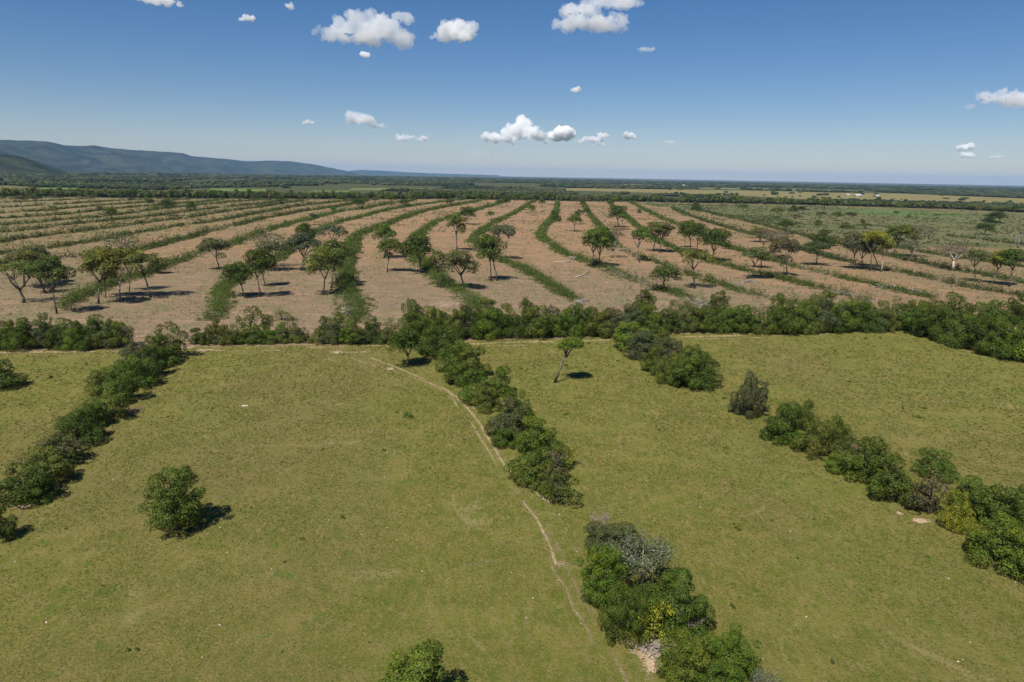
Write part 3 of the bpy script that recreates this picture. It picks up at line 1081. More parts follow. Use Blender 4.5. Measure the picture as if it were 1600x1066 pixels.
def plant(kind, proto, px, py, w_px, top_py, tint, label=None, cat='tree', group=None, seed=0, rot=None, jit=0.10, base=None, name_trunk=True):
    """put a copy of a prototype where it stands: base pixel, crown width in pixels, pixel row of its top"""
    b = gp(px, py, 0.06) if base is None else base
    m = mpp(b)
    H = max(height_at(b, px, top_py), 0.4)
    # seen from above, the far side of a crown rises in the picture: allow for its depth
    W = w_px * m
    dep = math.atan2(CAM_H, math.hypot(b[0], b[1]))
    if kind == 'hedgerow_tree' or kind == 'bush':
        H = max(H - 0.17 * W * math.tan(dep), 0.5 * H)
        
    r = np.random.default_rng(seed + 1000)
    t = np.array(TINT[tint] if isinstance(tint, str) else tint) * (1 + r.uniform(-jit, jit, 3) * 0.6) * (1 + r.uniform(-jit, jit))
    if kind != 'savanna_tree':
        t = t * np.array((0.98, 1.03, 0.85)) * (0.82 if tint not in ('silver', 'straw', 'yellow') else 0.9)
    root = bpy.data.objects.new(kind, None)
    root.empty_display_size = 0.5
    COL.objects.link(root)
    root.location = b
    root.rotation_euler = (0, 0, r.uniform(0, 6.28) if rot is None else rot)
    s = (W / proto.w, W / proto.w, H / proto.h)
    if kind == 'savanna_tree':
        W *= 1.1
        t = t * np.array((0.86, 0.90, 0.88))
        s = (W / proto.w, W / proto.w, H / proto.h)
    for n, me, fol in proto.parts:
        o = bpy.data.objects.new(n, me)
        COL.objects.link(o)
        o.parent = root
        o.scale = s
        if fol:
            o.color = (*t, 1)
    if label:
        tag(root, label, cat, group)
    return root


BUSHY = [bushy(100 + i, wide=w, clumps=c, skirt=sk, lean=l) for i, (w, c, sk, l) in enumerate(
    [(1.0, 26, 0.10, 0), (1.15, 30, 0.10, 0.08), (0.9, 24, 0.14, -0.06), (1.1, 22, 0.08, 0.0), (1.25, 32, 0.12, 0.1), (0.95, 28, 0.10, 0.05), (1.05, 20, 0.12, -0.1)])]
BIGBUSHY = [bushy(140 + i, leaves=20000, size=0.025, wide=w, clumps=c, skirt=sk, lean=l, tops=4, rs=0.80) for i, (w, c, sk, l) in enumerate(
    [(1.05, 44, 0.10, 0.0), (1.2, 50, 0.08, 0.06), (0.95, 38, 0.16, -0.05), (1.1, 56, 0.10, 0.04)])]
TALLBUSH = [bushy(160 + i, wide=0.62, clumps=18, skirt=0.30, lean=l, leaves=4500) for i, l in enumerate((0.05, -0.08))]
SPARSE = [bushy(170, wide=1.1, clumps=14, skirt=0.2, leaves=1500, size=0.05), bushy(171, wide=0.9, clumps=12, skirt=0.25, leaves=1200, size=0.045)]
UMB = [savanna(200, 0.42, 0.80, 0.36, clumps=26, leaves=3600, lean=0.06), savanna(201, 0.47, 0.62, 0.42, clumps=28, leaves=3200, lean=0.09), savanna(202, 0.38, 0.85, 0.34, clumps=22, leaves=3000, airy=0.1, lean=0.1),
       savanna(203, 0.43, 0.70, 0.38, clumps=24, leaves=3000, lean=0.10, bark=MPALE), savanna(204, 0.46, 0.82, 0.33, clumps=18, leaves=2600, lean=0.12), savanna(205, 0.36, 0.76, 0.40, clumps=20, leaves=2800, lean=0.08, fork=3),
       savanna(206, 0.50, 0.66, 0.38, clumps=15, leaves=2100, lean=0.12, fork=5)]
RND = [savanna(210, 0.38, 0.92, 0.30, clumps=30, leaves=3400), savanna(211, 0.42, 0.85, 0.33, clumps=26, leaves=3000, lean=0.07), savanna(212, 0.32, 0.95, 0.31, clumps=32, leaves=3600), savanna(213, 0.40, 0.8, 0.34, clumps=22, leaves=2800, lean=0.09, bark=MPALE)]
TALL = [savanna(220, 0.46, 0.95, 0.24, clumps=17, leaves=2000, lean=0.06), savanna(221, 0.52, 0.85, 0.26, clumps=15, leaves=1700, bark=MPALE), savanna(222, 0.42, 0.9, 0.27, clumps=15, leaves=1500, airy=0.2, lean=0.09)]
AIRY = [savanna(230, 0.45, 0.6, 0.40, clumps=20, leaves=1300, airy=0.3, mat=MF_GREY, size=0.03, thick=1.1), savanna(231, 0.42, 0.62, 0.42, clumps=22, leaves=1500, airy=0.25, mat=MF_GREY, size=0.03, bark=MPALE)]
GNARL = savanna(240, 0.34, 0.6, 0.44, clumps=12, leaves=1100, thick=2.0, fork=3, lean=0.10)
WHITE = bare(250, leaves=2600, size=0.022, bark=bark_material('bark_white', (0.44, 0.34, 0.26), (0.62, 0.51, 0.41)), thick=1.45, spread=0.46, twigs=120, bole=0.34)
BARE = bare(251, leaves=120, twigs=260)
BAREBUSH = bare(252, leaves=700, size=0.03, twigs=420, bole=0.12, thick=0.8)
SILVER = bare(253, leaves=2600, size=0.032, twigs=200, bole=0.14, thick=0.8, bark=MPALE)
LEANER = savanna(260, 0.66, 0.95, 0.135, clumps=18, leaves=4200, size=0.020, lean=0.0, thick=1.0)
for n_, me_, f_ in LEANER.parts:
    # the bole sweeps over to one side before it carries the crown
    k_ = len(me_.vertices)
    a_ = np.empty(k_ * 3, np.float32)
    me_.vertices.foreach_get('co', a_)
    a_ = a_.reshape(-1, 3)
    a_[:, 0] += 0.20 * np.clip(a_[:, 2], 0, 1) ** 1.2 + 0.02 * np.sin(a_[:, 2] * 14) * (a_[:, 2] < 0.62)
    me_.vertices.foreach_set('co', a_.ravel())
    me_.update()

PROTOS = {'b': BUSHY, 'B': BIGBUSHY, 't': TALLBUSH, 's': SPARSE, 'U': UMB, 'R': RND, 'T': TALL, 'A': AIRY}
LOOK = {'dark': 'dark green', 'mid': 'green', 'fresh': 'fresh green', 'yellow': 'yellow-green', 'olive': 'olive green', 'grey': 'grey-green',
        'brown': 'grey-brown', 'silver': 'silvery', 'blue': 'blue-green', 'dusty': 'dusty green', 'red': 'reddish', 'straw': 'straw coloured'}
ORD = ['first', 'second', 'third', 'fourth', 'fifth', 'sixth', 'seventh', 'eighth', 'ninth', 'tenth', 'eleventh', 'twelfth', 'thirteenth', 'fourteenth',
       'fifteenth', 'sixteenth', 'seventeenth', 'eighteenth', 'nineteenth', 'twentieth', 'twenty-first', 'twenty-second', 'twenty-third', 'twenty-fourth', 'twenty-fifth']
_ts = [0]


def pick(code):
    _ts[0] += 1
    if isinstance(code, Proto):
        return code
    L = PROTOS[code]
    return L[_ts[0] * 5 % len(L)] if len(L) > 1 else L[0]


# hedgerows whose trees can be told apart: (px, py_base, width, height in px, tint, proto)
HEDGES = [
    ('mountain-side hedgerow', 'crossing', [
        (263, 560, 52, 57, 'dark', 'b'), (250, 572, 44, 50, 'mid', 'b'), (214, 577, 46, 45, 'grey', 'b'), (236, 588, 44, 48, 'dark', 'b'), (216, 604, 56, 50, 'mid', 'b'),
        (163, 617, 50, 42, 'olive', 'b'), (190, 628, 46, 58, 'mid', 'b'), (163, 655, 64, 56, 'olive', 'b'), (146, 668, 40, 40, 'mid', 'b'), (122, 692, 66, 56, 'dark', 'b'), (92, 722, 84, 54, 'brown', 's'),
        (95, 726, 50, 44, 'dusty', 'b'), (104, 750, 28, 30, 'yellow', 's'), (72, 755, 62, 56, 'olive', 'b'), (38, 782, 74, 64, 'dark', 'b'), (60, 782, 40, 34, 'mid', 'b')]),
    ('track-side hedgerow', 'crossing', [
        (690, 557, 64, 50, 'dark', 'b'), (672, 552, 36, 38, 'dark', 'b'), (712, 578, 56, 46, 'mid', 'b'), (738, 590, 50, 50, 'olive', 'b'), (716, 600, 40, 34, 'mid', 'b'), (745, 628, 56, 54, 'mid', 'b'),
        (781, 616, 38, 46, 'mid', 'b'), (760, 640, 40, 40, 'olive', 'b'), (795, 680, 68, 62, 'grey', 'b'), (808, 655, 44, 46, 'mid', 'b'), (788, 698, 36, 30, 'mid', 'b'), (836, 700, 60, 52, 'fresh', 'b'),
        (830, 750, 70, 70, 'mid', 'b'), (866, 735, 46, 46, 'mid', 'b'), (888, 730, 26, 38, 'yellow', 's'), (868, 756, 50, 50, 'brown', 's'), (850, 765, 44, 40, 'olive', 'b'), (873, 785, 56, 52, 'dark', 's')]),
    ('short hedgerow', 'cross hedge', [
        (985, 547, 56, 44, 'fresh', 'b'), (1020, 545, 54, 44, 'olive', 'b'), (1003, 560, 48, 46, 'grey', 'b'), (1045, 570, 48, 46, 'grey', 'b'), (1022, 582, 44, 42, 'mid', 'b'), (1048, 597, 48, 46, 'olive', 'b'),
        (1082, 586, 48, 48, 'mid', 'b'), (1073, 604, 56, 52, 'mid', 'b'), (1100, 605, 46, 50, 'dark', 'b')]),
    ('long hedgerow', 'lone grey bush', [
        (1222, 688, 54, 62, 'dark', 'b'), (1253, 672, 40, 50, 'mid', 'b'), (1246, 700, 28, 28, 'fresh', 'b'), (1281, 712, 60, 62, 'olive', 'b'), (1304, 690, 30, 42, 'fresh', 'b'), (1304, 737, 30, 28, 'fresh', 'b'),
        (1322, 702, 30, 34, 'mid', 'b'), (1348, 746, 64, 68, 'mid', 'b'), (1372, 736, 38, 44, 'olive', 'b'), (1392, 781, 74, 72, 'mid', 'b'), (1460, 744, 56, 42, 'mid', 'b'), (1450, 803, 58, 76, 'brown', 's'),
        (1438, 796, 40, 40, 'grey', 'b'), (1492, 826, 46, 62, 'yellow', 'b'), (1512, 800, 46, 60, 'fresh', 'b'), (1550, 822, 80, 72, 'mid', 'b'), (1590, 812, 50, 56, 'mid', 'b'), (1556, 878, 86, 72, 'fresh', 'b'), (1530, 862, 46, 40, 'yellow', 's'),
        (1606, 902, 76, 70, 'mid', 'b')]),
]
ts = 0
for hname, mark, L in HEDGES:
    g_ = 'trees of the ' + hname
    for i, (px, py, w, h, tint, code) in enumerate(L):
        ts += 1
        lab = f'bushy {LOOK[tint]} tree, {ORD[i]} along the {hname} from the {mark}'
        plant('hedgerow_tree', pick(code), px, py, w * 1.06, py - h, tint, lab, 'tree', g_, seed=ts)

# the clump beside the bare sand, single trees on the pasture
NEAR = [
    ('hedgerow_tree', BIGBUSHY[1], 963, 868, 112, 812, 'dusty', 'rounded dusty green tree at the far end of the sandy clump', 'tree'),
    ('hedgerow_tree', BIGBUSHY[0], 942, 934, 74, 850, 'fresh', 'yellow-tipped fresh green tree between the dusty green and dark domed trees', 'tree'),
    ('hedgerow_tree', SILVER, 1003, 912, 96, 832, 'silver', 'silver-leaved tree with bare white branches in the sandy clump', 'tree'),
    ('hedgerow_tree', BIGBUSHY[3], 973, 1000, 72, 905, 'mid', 'dark domed tree overhanging the bare sand patch', 'tree'),
    ('hedgerow_tree', BIGBUSHY[2], 1054, 984, 100, 884, 'mid', 'tall green tree behind the yellow sapling in the sandy clump', 'tree'),
    ('hedgerow_tree', SPARSE[0], 1022, 1003, 62, 938, 'yellow', 'thin yellow-leaved sapling over the brushwood by the bare sand', 'tree'),
    ('bush', BUSHY[3], 1014, 946, 62, 905, 'dark', 'low dark bush under the silver-leaved tree in the sandy clump', 'bush'),
    ('bush', BAREBUSH, 1072, 990, 56, 945, 'brown', 'leafless grey thicket between the tall green tree and the sand', 'bush'),
    ('hedgerow_tree', BIGBUSHY[0], 1072, 1074, 84, 985, 'fresh', 'fresh green tree just below the bare sand patch', 'tree'),
    ('hedgerow_tree', BIGBUSHY[1], 1136, 1052, 88, 974, 'fresh', 'broad fresh green tree outermost on the open side of the clump', 'tree'),
    ('hedgerow_tree', BIGBUSHY[3], 1125, 1105, 90, 1034, 'mid', 'green tree partly cut off by the photo edge under the clump', 'tree'),
    ('bush', SILVER, 1192, 1088, 44, 1046, 'silver', 'pale silvery bush at the photo edge beside the sandy clump', 'bush'),
    ('hedgerow_tree', BIGBUSHY[2], 650, 1142, 158, 1000, 'fresh', 'large sunlit tree top alone at the middle of the photo edge', 'tree'),
    ('lone_tree', BIGBUSHY[0], 276, 828, 84, 733, 'mid', 'broad lone tree with visible trunk in the big near paddock', 'tree'),
    ('lone_tree', BUSHY[5], 8, 606, 52, 562, 'dark', 'small lone tree beyond the mountain-side hedgerow near the sand track', 'tree'),
    ('lone_tree', BUSHY[2], 3, 842, 44, 795, 'dark', 'tree half cut off by the photo edge below the mountain-side hedgerow', 'tree'),
    ('lone_tree', RND[2], 636, 574, 50, 516, 'dark', 'dense dark lone tree standing clear at the top of the track-side hedgerow', 'tree'),
    ('lone_tree', BIGBUSHY[1], 1170, 648, 56, 585, 'grey', 'lone dark grey-green bush standing apart above the long hedgerow', 'bush'),
    ('bush', SPARSE[1], 1202, 660, 20, 648, 'dusty', 'low scrubby bush between the lone grey bush and long hedgerow', 'bush'),
    ('bush', BAREBUSH, 1335, 712, 16, 690, 'red', 'small bush with reddish twigs in the long hedgerow', 'bush'),
    ('bush', BAREBUSH, 937, 832, 38, 796, 'straw', 'dry pinkish leafless bush at the tip of the sandy clump', 'bush'),
]
for i, (k, pr, px, py, w, top, tint, lab, cat) in enumerate(NEAR):
    plant(k, pr, px, py, w, top, tint, lab, cat, seed=300 + i)
plant('lone_tree', LEANER, 867, 598, 38, 529, 'fresh', 'slender leaning lone tree with small round crown above open pasture', 'tree', seed=340, rot=0.15)

# the cross hedge behind the sand track: seven stretches, trees counted along each
CROSS = [
    ('cross hedge outside the field gate', -60, 198, 549, 546, (46, 58), 13, 9, 30),
    ('low cross hedge inside field gate', 306, 482, 541, 537, (20, 36), 11, 4, 24),
    ('thin cross hedge before lone tree', 492, 640, 538, 538, (24, 42), 9, 4, 26),
    ('cross hedge behind dense lone tree', 640, 800, 535, 528, (44, 62), 10, 7, 34),
    ('cross hedge behind slender leaning tree', 804, 962, 529, 526, (48, 56), 10, 6, 34),
    ('cross hedge behind short hedgerow', 976, 1200, 519, 523, (38, 50), 13, 8, 34),
    ('tall cross hedge past short hedgerow', 1204, 1412, 523, 517, (48, 60), 12, 8, 36),
]
r = np.random.default_rng(5)
tints = ['mid', 'dark', 'olive', 'mid', 'dark', 'grey', 'mid', 'dusty', 'dark', 'mid', 'olive', 'fresh', 'mid']
for si, (sname, x0, x1, y0, y1, (h0, h1), nf, nb, wid) in enumerate(CROSS):
    g_ = 'trees of the cross hedge'
    for i in range(nf):
        q = (i + 0.5 + r.uniform(-0.25, 0.25)) / nf
        px, py = x0 + (x1 - x0) * q, y0 + (y1 - y0) * q - r.uniform(1, 4)
        h = r.uniform(h0, h1) * r.choice([0.9, 0.66, 0.78, 0.95])
        t_ = tints[(i * 3 + si) % len(tints)]
        plant('hedgerow_tree', pick('b'), px, py, wid * r.uniform(0.95, 1.45), py - h, t_,
              f'{LOOK[t_]} tree, {ORD[i]} from mountain side, {sname}', 'tree', g_, seed=400 + si * 40 + i)
    for i in range(nb):
        q = (i + 0.5 + r.uniform(-0.35, 0.35)) / nb
        px, py = x0 + (x1 - x0) * q, y0 + (y1 - y0) * q - r.uniform(9, 15)
        h = r.uniform(h0, h1) * r.choice([0.62, 0.75, 0.95])
        t_ = tints[(i * 5 + si * 2) % len(tints)]
        code = 't' if i % 4 == 1 else ('s' if i % 4 == 3 else 'b')
        plant('hedgerow_tree', pick(code), px, py, wid * r.uniform(0.8, 1.2), py - h, t_,
              f'{LOOK[t_]} back-rank tree, {ORD[i]} from mountain side, {sname}', 'tree', g_, seed=600 + si * 40 + i)
RIGHTEND = [(1430, 521, 44, 44, 'mid'), (1452, 528, 46, 50, 'dark'), (1478, 534, 48, 52, 'mid'), (1503, 542, 50, 54, 'mid'), (1528, 549, 52, 60, 'dark'), (1552, 556, 52, 58, 'mid'),
            (1578, 561, 56, 60, 'mid'), (1606, 566, 60, 62, 'fresh'), (1540, 546, 52, 50, 'mid'), (1590, 552, 56, 50, 'mid')]
for i, (px, py, w, h, t_) in enumerate(RIGHTEND):
    plant('hedgerow_tree', pick('b'), px, py, w, py - h, t_, f'{LOOK[t_]} tree, {ORD[i]} along the bend where the cross hedge turns towards us', 'tree', 'trees of the cross hedge', seed=900 + i)
BACKEND = [(1436, 512, 40, 42, 'mid', 'b'), (1462, 514, 36, 46, 'olive', 't'), (1487, 513, 42, 56, 'mid', 't'), (1508, 516, 40, 42, 'dark', 'b'), (1534, 516, 40, 44, 'mid', 'b'),
           (1556, 512, 40, 44, 'mid', 'b'), (1580, 505, 34, 40, 'dark', 'b'), (1598, 508, 40, 48, 'dark', 'b'), (1620, 505, 44, 44, 'mid', 'b'), (1420, 508, 36, 40, 'olive', 'b')]
for i, (px, py, w, h, t_, c) in enumerate(BACKEND):
    plant('hedgerow_tree', pick(c), px, py, w, py - h, t_, f'{LOOK[t_]} tree, {ORD[i]} of the belt behind the bend of the cross hedge', 'tree', 'trees of the belt behind the bend', seed=930 + i)
EXTRA = [(527, 533, 22, 488, 'mid', 't', 'slim upright sapling rising over the thin stretch of cross hedge'), (1007, 484, 30, 452, 'dark', 'b', 'round dark tree among brushwood behind the short hedgerow'),
         (1122, 486, 30, 453, 'mid', 'b', 'bushy tree at the edge of the bare strip behind the cross hedge'), (820, 490, 26, 462, 'mid', 's', 'loose shrubby tree poking above the hedge by the fourth brushwood heap'),
         (957, 512, 30, 478, 'straw', 's', 'thin yellowish bush in the gap at the head of short hedgerow'), (1282, 495, 56, 452, 'olive', 'b', 'domed olive tree bulging above the tall cross hedge stretch'),
         (760, 505, 70, 464, 'olive', 'b', 'wide domed tree where a green windrow meets the cross hedge'), (440, 500, 34, 482, 'mid', 's', 'thin low sapling between two windrows beyond the low hedge stretch'),
         (392, 525, 40, 478, 'mid', 's', 'loose pale green tree over the low stretch near the field gate'), (418, 520, 20, 490, 'mid', 't', 'narrow sapling standing in the low hedge stretch'),
         (655, 520, 26, 478, 'mid', 't', 'upright loose tree rising behind the dense lone tree')]
for i, (px, py, w, top, t_, c, lab) in enumerate(EXTRA):
    plant('hedgerow_tree', pick(c), px, py, w, top, t_, lab, 'tree', seed=960 + i)

# savanna trees left standing in the cleared field
SAV = [
    (38, 473, 50, 411, 'mid', GNARL, 'gnarled tree with thick forked trunk leaning at the field edge'),
    (71, 458, 40, 407, 'dark', 'T', 'thin leaning tree behind the gnarled one, dark crown'),
    (89, 490, 48, 402, 'dark', 'R', 'tall dark tree with pale foot in front of the gnarled one'),
    (38, 448, 56, 390, 'dusty', 'U', 'wide pale green umbrella crown above the gnarled tree'),
    (66, 444, 38, 383, 'dusty', 'U', 'umbrella tree with layered crown beyond the gnarled tree'),
    (154, 475, 54, 391, 'olive', 'U', 'flat-topped tree with straight trunk, nearest the mountains in the windrow end grove'),
    (165, 465, 44, 386, 'olive', 'U', 'forked flat-topped tree, second in the windrow end grove'),
    (188, 467, 48, 389, 'olive', 'U', 'dark-trunked flat-topped tree, third in the windrow end grove'),
    (202, 456, 36, 392, 'yellow', 'U', 'yellowish thin tree behind the dark-trunked one in the grove'),
    (236, 465, 58, 395, 'olive', 'U', 'leaning umbrella tree, outermost of the windrow end grove'),
    (200, 430, 46, 366, 'grey', 'A', 'wide grey umbrella crown standing above the windrow end grove'),
    (247, 428, 22, 408, 'dark', 'R', 'small round dark tree on the windrow behind the grove'),
    (342, 421, 38, 372, 'grey', 'U', 'lone grey-green umbrella tree in bare soil between windrows'),
    (382, 464, 44, 410, 'dark', 'R', 'low spreading dark tree beside the curved windrow tip'),
    (407, 464, 40, 390, 'dark', 'R', 'dark round tree with pale trunk, tallest of its three'),
    (414, 447, 32, 392, 'dark', 'R', 'dark tree with straight pale trunk behind the tallest of three'),
    (425, 417, 48, 364, 'grey', 'A', 'faded grey-brown umbrella tree behind the dark trio'),
    (436, 424, 42, 378, 'grey', 'U', 'grey-green spreading tree over the windrow behind the dark trio'),
    (470, 423, 54, 364, 'grey', 'U', 'large grey-green tree with white lower trunk casting wide shadow'),
    (477, 409, 30, 349, 'dark', 'R', 'dark round crown peeping over the large white-footed tree'),
    (505, 461, 56, 385, 'olive', 'U', 'wide olive umbrella tree with pale slender trunk'),
    (518, 450, 36, 388, 'olive', 'T', 'thin trunked tree tucked beside the wide olive umbrella'),
    (526, 445, 40, 376, 'dark', 'R', 'dark tree rooted at the broad windrow edge'),
    (524, 406, 38, 351, 'grey', 'U', 'grey-green umbrella tree beyond the broad windrow'),
    (492, 352, 11, 333, 'grey', 'T', 'small thin tree alone between the middle windrows'),
    (600, 404, 34, 350, 'mid', 'U', 'upper of two slim umbrella trees in the strip past the broad windrow'),
    (605, 425, 36, 373, 'mid', 'U', 'lower slim umbrella tree with white foot past the broad windrow'),
    (657, 427, 46, 366, 'dark', 'R', 'dense dark rounded tree beside a windrow'),
    (689, 450, 32, 390, 'olive', 'T', 'slim loose-crowned tree growing from the windrow'),
    (724, 450, 54, 391, 'dusty', 'R', 'wide dusty green forked tree next to the slim loose-crowned one'),
    (714, 391, 27, 335, 'mid', 'T', 'tall slim tree with white trunk in open bare strip'),
    (729, 351, 22, 323, 'dark', 'R', 'dark tree on the windrow above the tall slim one'),
    (769, 344, 12, 330, 'mid', 'R', 'small round tree on the narrowing windrow'),
    (768, 439, 34, 366, 'mid', 'T', 'tall tree with twin, mountain-side trunk of the close pair'),
    (777, 439, 34, 368, 'olive', 'T', 'tall tree with twin, plain-side trunk of the close pair'),
    (789, 405, 36, 351, 'grey', 'U', 'grey-green tree behind the tall close pair'),
    (832, 337, 12, 320, 'mid', 'R', 'small round tree alone in strip beyond the S-curved windrow'),
    (847, 324, 10, 311, 'dark', 'R', 'tiny dark tree at the top of the strip by the S-curved windrow'),
    (868, 346, 16, 329, 'dark', 'b', 'dark bush tree growing on the S-curved windrow'),
    (898, 362, 21, 335, 'mid', 'U', 'spreading tree with flat shadow beside the S-curved windrow'),
    (907, 351, 14, 327, 'dark', 'T', 'slim dark tree just behind the spreading one'),
    (916, 338, 11, 324, 'mid', 'R', 'small tree on windrow crest past the slim dark one'),
    (944, 353, 17, 332, 'brown', BARE, 'leafless grey tree between two windrows'),
    (966, 355, 26, 321, 'dark', 'R', 'dark dense tree above the open bare slope'),
    (974, 359, 20, 334, 'mid', 'U', 'thin two-stemmed tree leaning against the dark dense one'),
    (999, 333, 6, 326, 'dark', 'b', 'tiny dark bush alone on bare pink soil'),
    (925, 418, 40, 358, 'mid', 'R', 'big spreading tree above the fallen white log'),
    (936, 416, 36, 355, 'dark', 'R', 'second trunk crowding the big spreading tree'),
    (957, 403, 30, 355, 'brown', 'A', 'brownish thin-leaved tree behind the big spreading pair'),
    (999, 410, 30, 355, 'mid', 'T', 'forked tree rising from brush beside a windrow heap'),
    (1020, 393, 40, 347, 'olive', 'U', 'flat-crowned olive tree behind the forked one'),
    (1030, 395, 28, 349, 'brown', 'T', 'pale-trunked thin tree next to the flat-crowned olive'),
    (1067, 387, 22, 348, 'mid', 'R', 'slim tree, first of the four-tree cluster on the windrow'),
    (1079, 392, 28, 344, 'mid', 'R', 'green-topped tree, second of the four-tree cluster'),
    (1089, 394, 30, 349, 'dark', 'R', 'dark-topped tree, third of the four-tree cluster'),
    (1112, 408, 40, 357, 'dark', 'R', 'large dark tree with thick pale trunk closing the four-tree cluster'),
    (1133, 390, 13, 361, 'olive', 'T', 'pale crooked stem with scant crown past the four-tree cluster'),
    (1037, 454, 42, 415, 'dark', 'R', 'lone dark round tree close behind the cross hedge'),
    (1086, 451, 48, 390, 'olive', 'U', 'umbrella tree on pale slender trunk with dark pool of shadow'),
    (1167, 436, 44, 386, 'dusty', 'U', 'umbrella tree standing over a pile of dead brush'),
    (1190, 418, 28, 392, 'olive', 'T', 'small tree on the windrow behind the brush-pile umbrella tree'),
    (1229, 432, 40, 371, 'brown', 'U', 'thin pale tree with wide sparse crown and slanting branches'),
    (1218, 431, 15, 398, 'dusty', 'T', 'thin white stem beside the wide sparse crown'),
    (1190, 398, 36, 359, 'brown', 'A', 'hazy brown-crowned tree, mountain side of a faded pair'),
    (1213, 402, 36, 360, 'brown', 'A', 'hazy brown-crowned tree, plain side of a faded pair'),
    (1187, 378, 26, 356, 'olive', 'R', 'domed green tree top behind the faded pair'),
    (1226, 366, 23, 344, 'dark', 'R', 'dark two-tiered tree at the edge of pink bare strip'),
    (1286, 383, 36, 359, 'dark', 'b', 'dark domed bush above the pale-trunked round tree'),
    (1275, 414, 38, 377, 'blue', 'U', 'round-crowned tree with stout white trunk under the domed bush'),
    (1320, 409, 26, 361, 'dusty', 'T', 'slim pale-trunked tree before the bright green grove'),
    (1335, 421, 36, 365, 'grey', 'R', 'greyish tree at the mountain end of the bright green grove'),
    (1343, 421, 30, 364, 'grey', 'R', 'second greyish tree squeezed into the bright green grove'),
    (1360, 424, 38, 360, 'yellow', 'U', 'bright yellow-green tree in the middle of the grove'),
    (1371, 418, 42, 364, 'fresh', 'U', 'bright green layered tree, highest crown of the grove'),
    (1377, 425, 28, 374, 'olive', 'T', 'dark slanting tree at the plain end of the bright grove'),
    (1396, 400, 40, 351, 'olive', 'U', 'broad feathery tree behind the bright grove'),
    (1426, 402, 44, 352, 'brown', 'A', 'broad brown feathery crown beyond the bright grove'),
    (1424, 409, 30, 376, 'brown', 'A', 'pinkish grey half-bare tree next to the bright grove'),
    (1489, 423, 50, 376, 'brown', WHITE, 'stout white-barked tree with nearly bare forked crown'),
    (1524, 441, 36, 390, 'dusty', 'U', 'dark slim-stemmed umbrella tree past the stout white-barked one'),
    (1549, 445, 32, 391, 'yellow', 'U', 'yellow-green umbrella tree on thin white stem'),
    (1578, 448, 36, 390, 'dark', 'T', 'dark leaning tree rooted beside the last windrow'),
    (1588, 400, 26, 360, 'brown', BARE, 'grey leafless tree above the dark leaning one'),
    (1537, 367, 24, 349, 'dark', 'R', 'dark round tree alone in green scrub pasture'),
    (1545, 347, 20, 335, 'dark', 'b', 'dark bushy tree, nearer the middle of the far scrub pair'),
    (1563, 349, 24, 331, 'dark', 'R', 'dark taller tree, outer one of the far scrub pair'),
    (37, 329, 18, 305, 'brown', 'U', 'brownish umbrella tree far out among the mountain-side windrows'),
    (57, 318, 22, 306, 'dark', 'U', 'flat dark tree just beyond the brownish umbrella'),
    (87, 343, 20, 321, 'olive', 'T', 'twin-topped small tree on a mountain-side windrow'),
    (154, 335, 13, 322, 'brown', 'R', 'small brownish tree left of the leaning bushy one'),
    (174, 350, 18, 324, 'mid', 'R', 'leaning bushy tree on thin stem among mountain-side windrows'),
    (233, 324, 14, 310, 'dark', 'R', 'single round dark tree far out on a windrow'),
    (267, 337, 24, 312, 'dark', 'R', 'dark tree with side lobe, bigger of the far windrow pair'),
    (297, 337, 14, 314, 'dark', 'R', 'narrow dark tree, smaller of the far windrow pair'),
    (437, 319, 15, 306, 'dark', 'R', 'dark tree at the far end of windrows below the woodland'),
    (559, 327, 18, 310, 'dark', 'R', 'dark round tree with shadow near the woodland belt'),
]
FEET = []
for i, (px, py, w, top, t_, code, lab) in enumerate(SAV):
    plant('savanna_tree', pick(code), px, py, w, top, t_, lab, 'tree', 'trees left standing in the cleared field', seed=1100 + i)
    FEET.append(gp(px, py)[:2])
TINY = [(562, 327, 8, 312), (575, 318, 8, 308), (585, 321, 9, 309), (631, 330, 15, 311), (645, 317, 8, 309), (612, 320, 12, 303), (699, 324, 9, 310), (692, 332, 8, 320), (705, 327, 7, 311), (783, 325, 12, 312),
        (762, 319, 12, 309), (792, 323, 12, 309), (803, 318, 9, 307), (823, 315, 14, 306), (902, 319, 12, 307), (913, 320, 14, 308), (936, 317, 10, 306), (958, 325, 14, 309), (3, 314, 9, 305),
        (94, 317, 5, 311), (203, 318, 9, 309), (144, 317, 10, 305), (420, 317, 7, 309), (537, 320, 8, 308), (530, 320, 10, 304), (586, 321, 9, 308), (520, 331, 9, 324), (611, 320, 13, 302),
        (1087, 330, 13, 315), (1215, 339, 17, 324), (1244, 350, 15, 335), (1281, 341, 12, 331), (1306, 345, 15, 330), (1326, 344, 14, 332), (1161, 330, 15, 319), (1465, 342, 10, 334), (1400, 337, 8, 330),
        (1348, 349, 7, 342), (1353, 358, 20, 349), (1333, 341, 9, 333), (1322, 357, 20, 348), (1254, 334, 12, 322), (1240, 331, 12, 320), (1278, 352, 10, 343), (1420, 340, 6, 334)]
tt = ['dark', 'mid', 'olive', 'dark', 'brown', 'dark', 'mid']
TINY.sort()
cnt = [0, 0]
LONGORD = ORD + ['twenty-sixth', 'twenty-seventh', 'twenty-eighth', 'twenty-ninth', 'thirtieth', 'thirty-first']
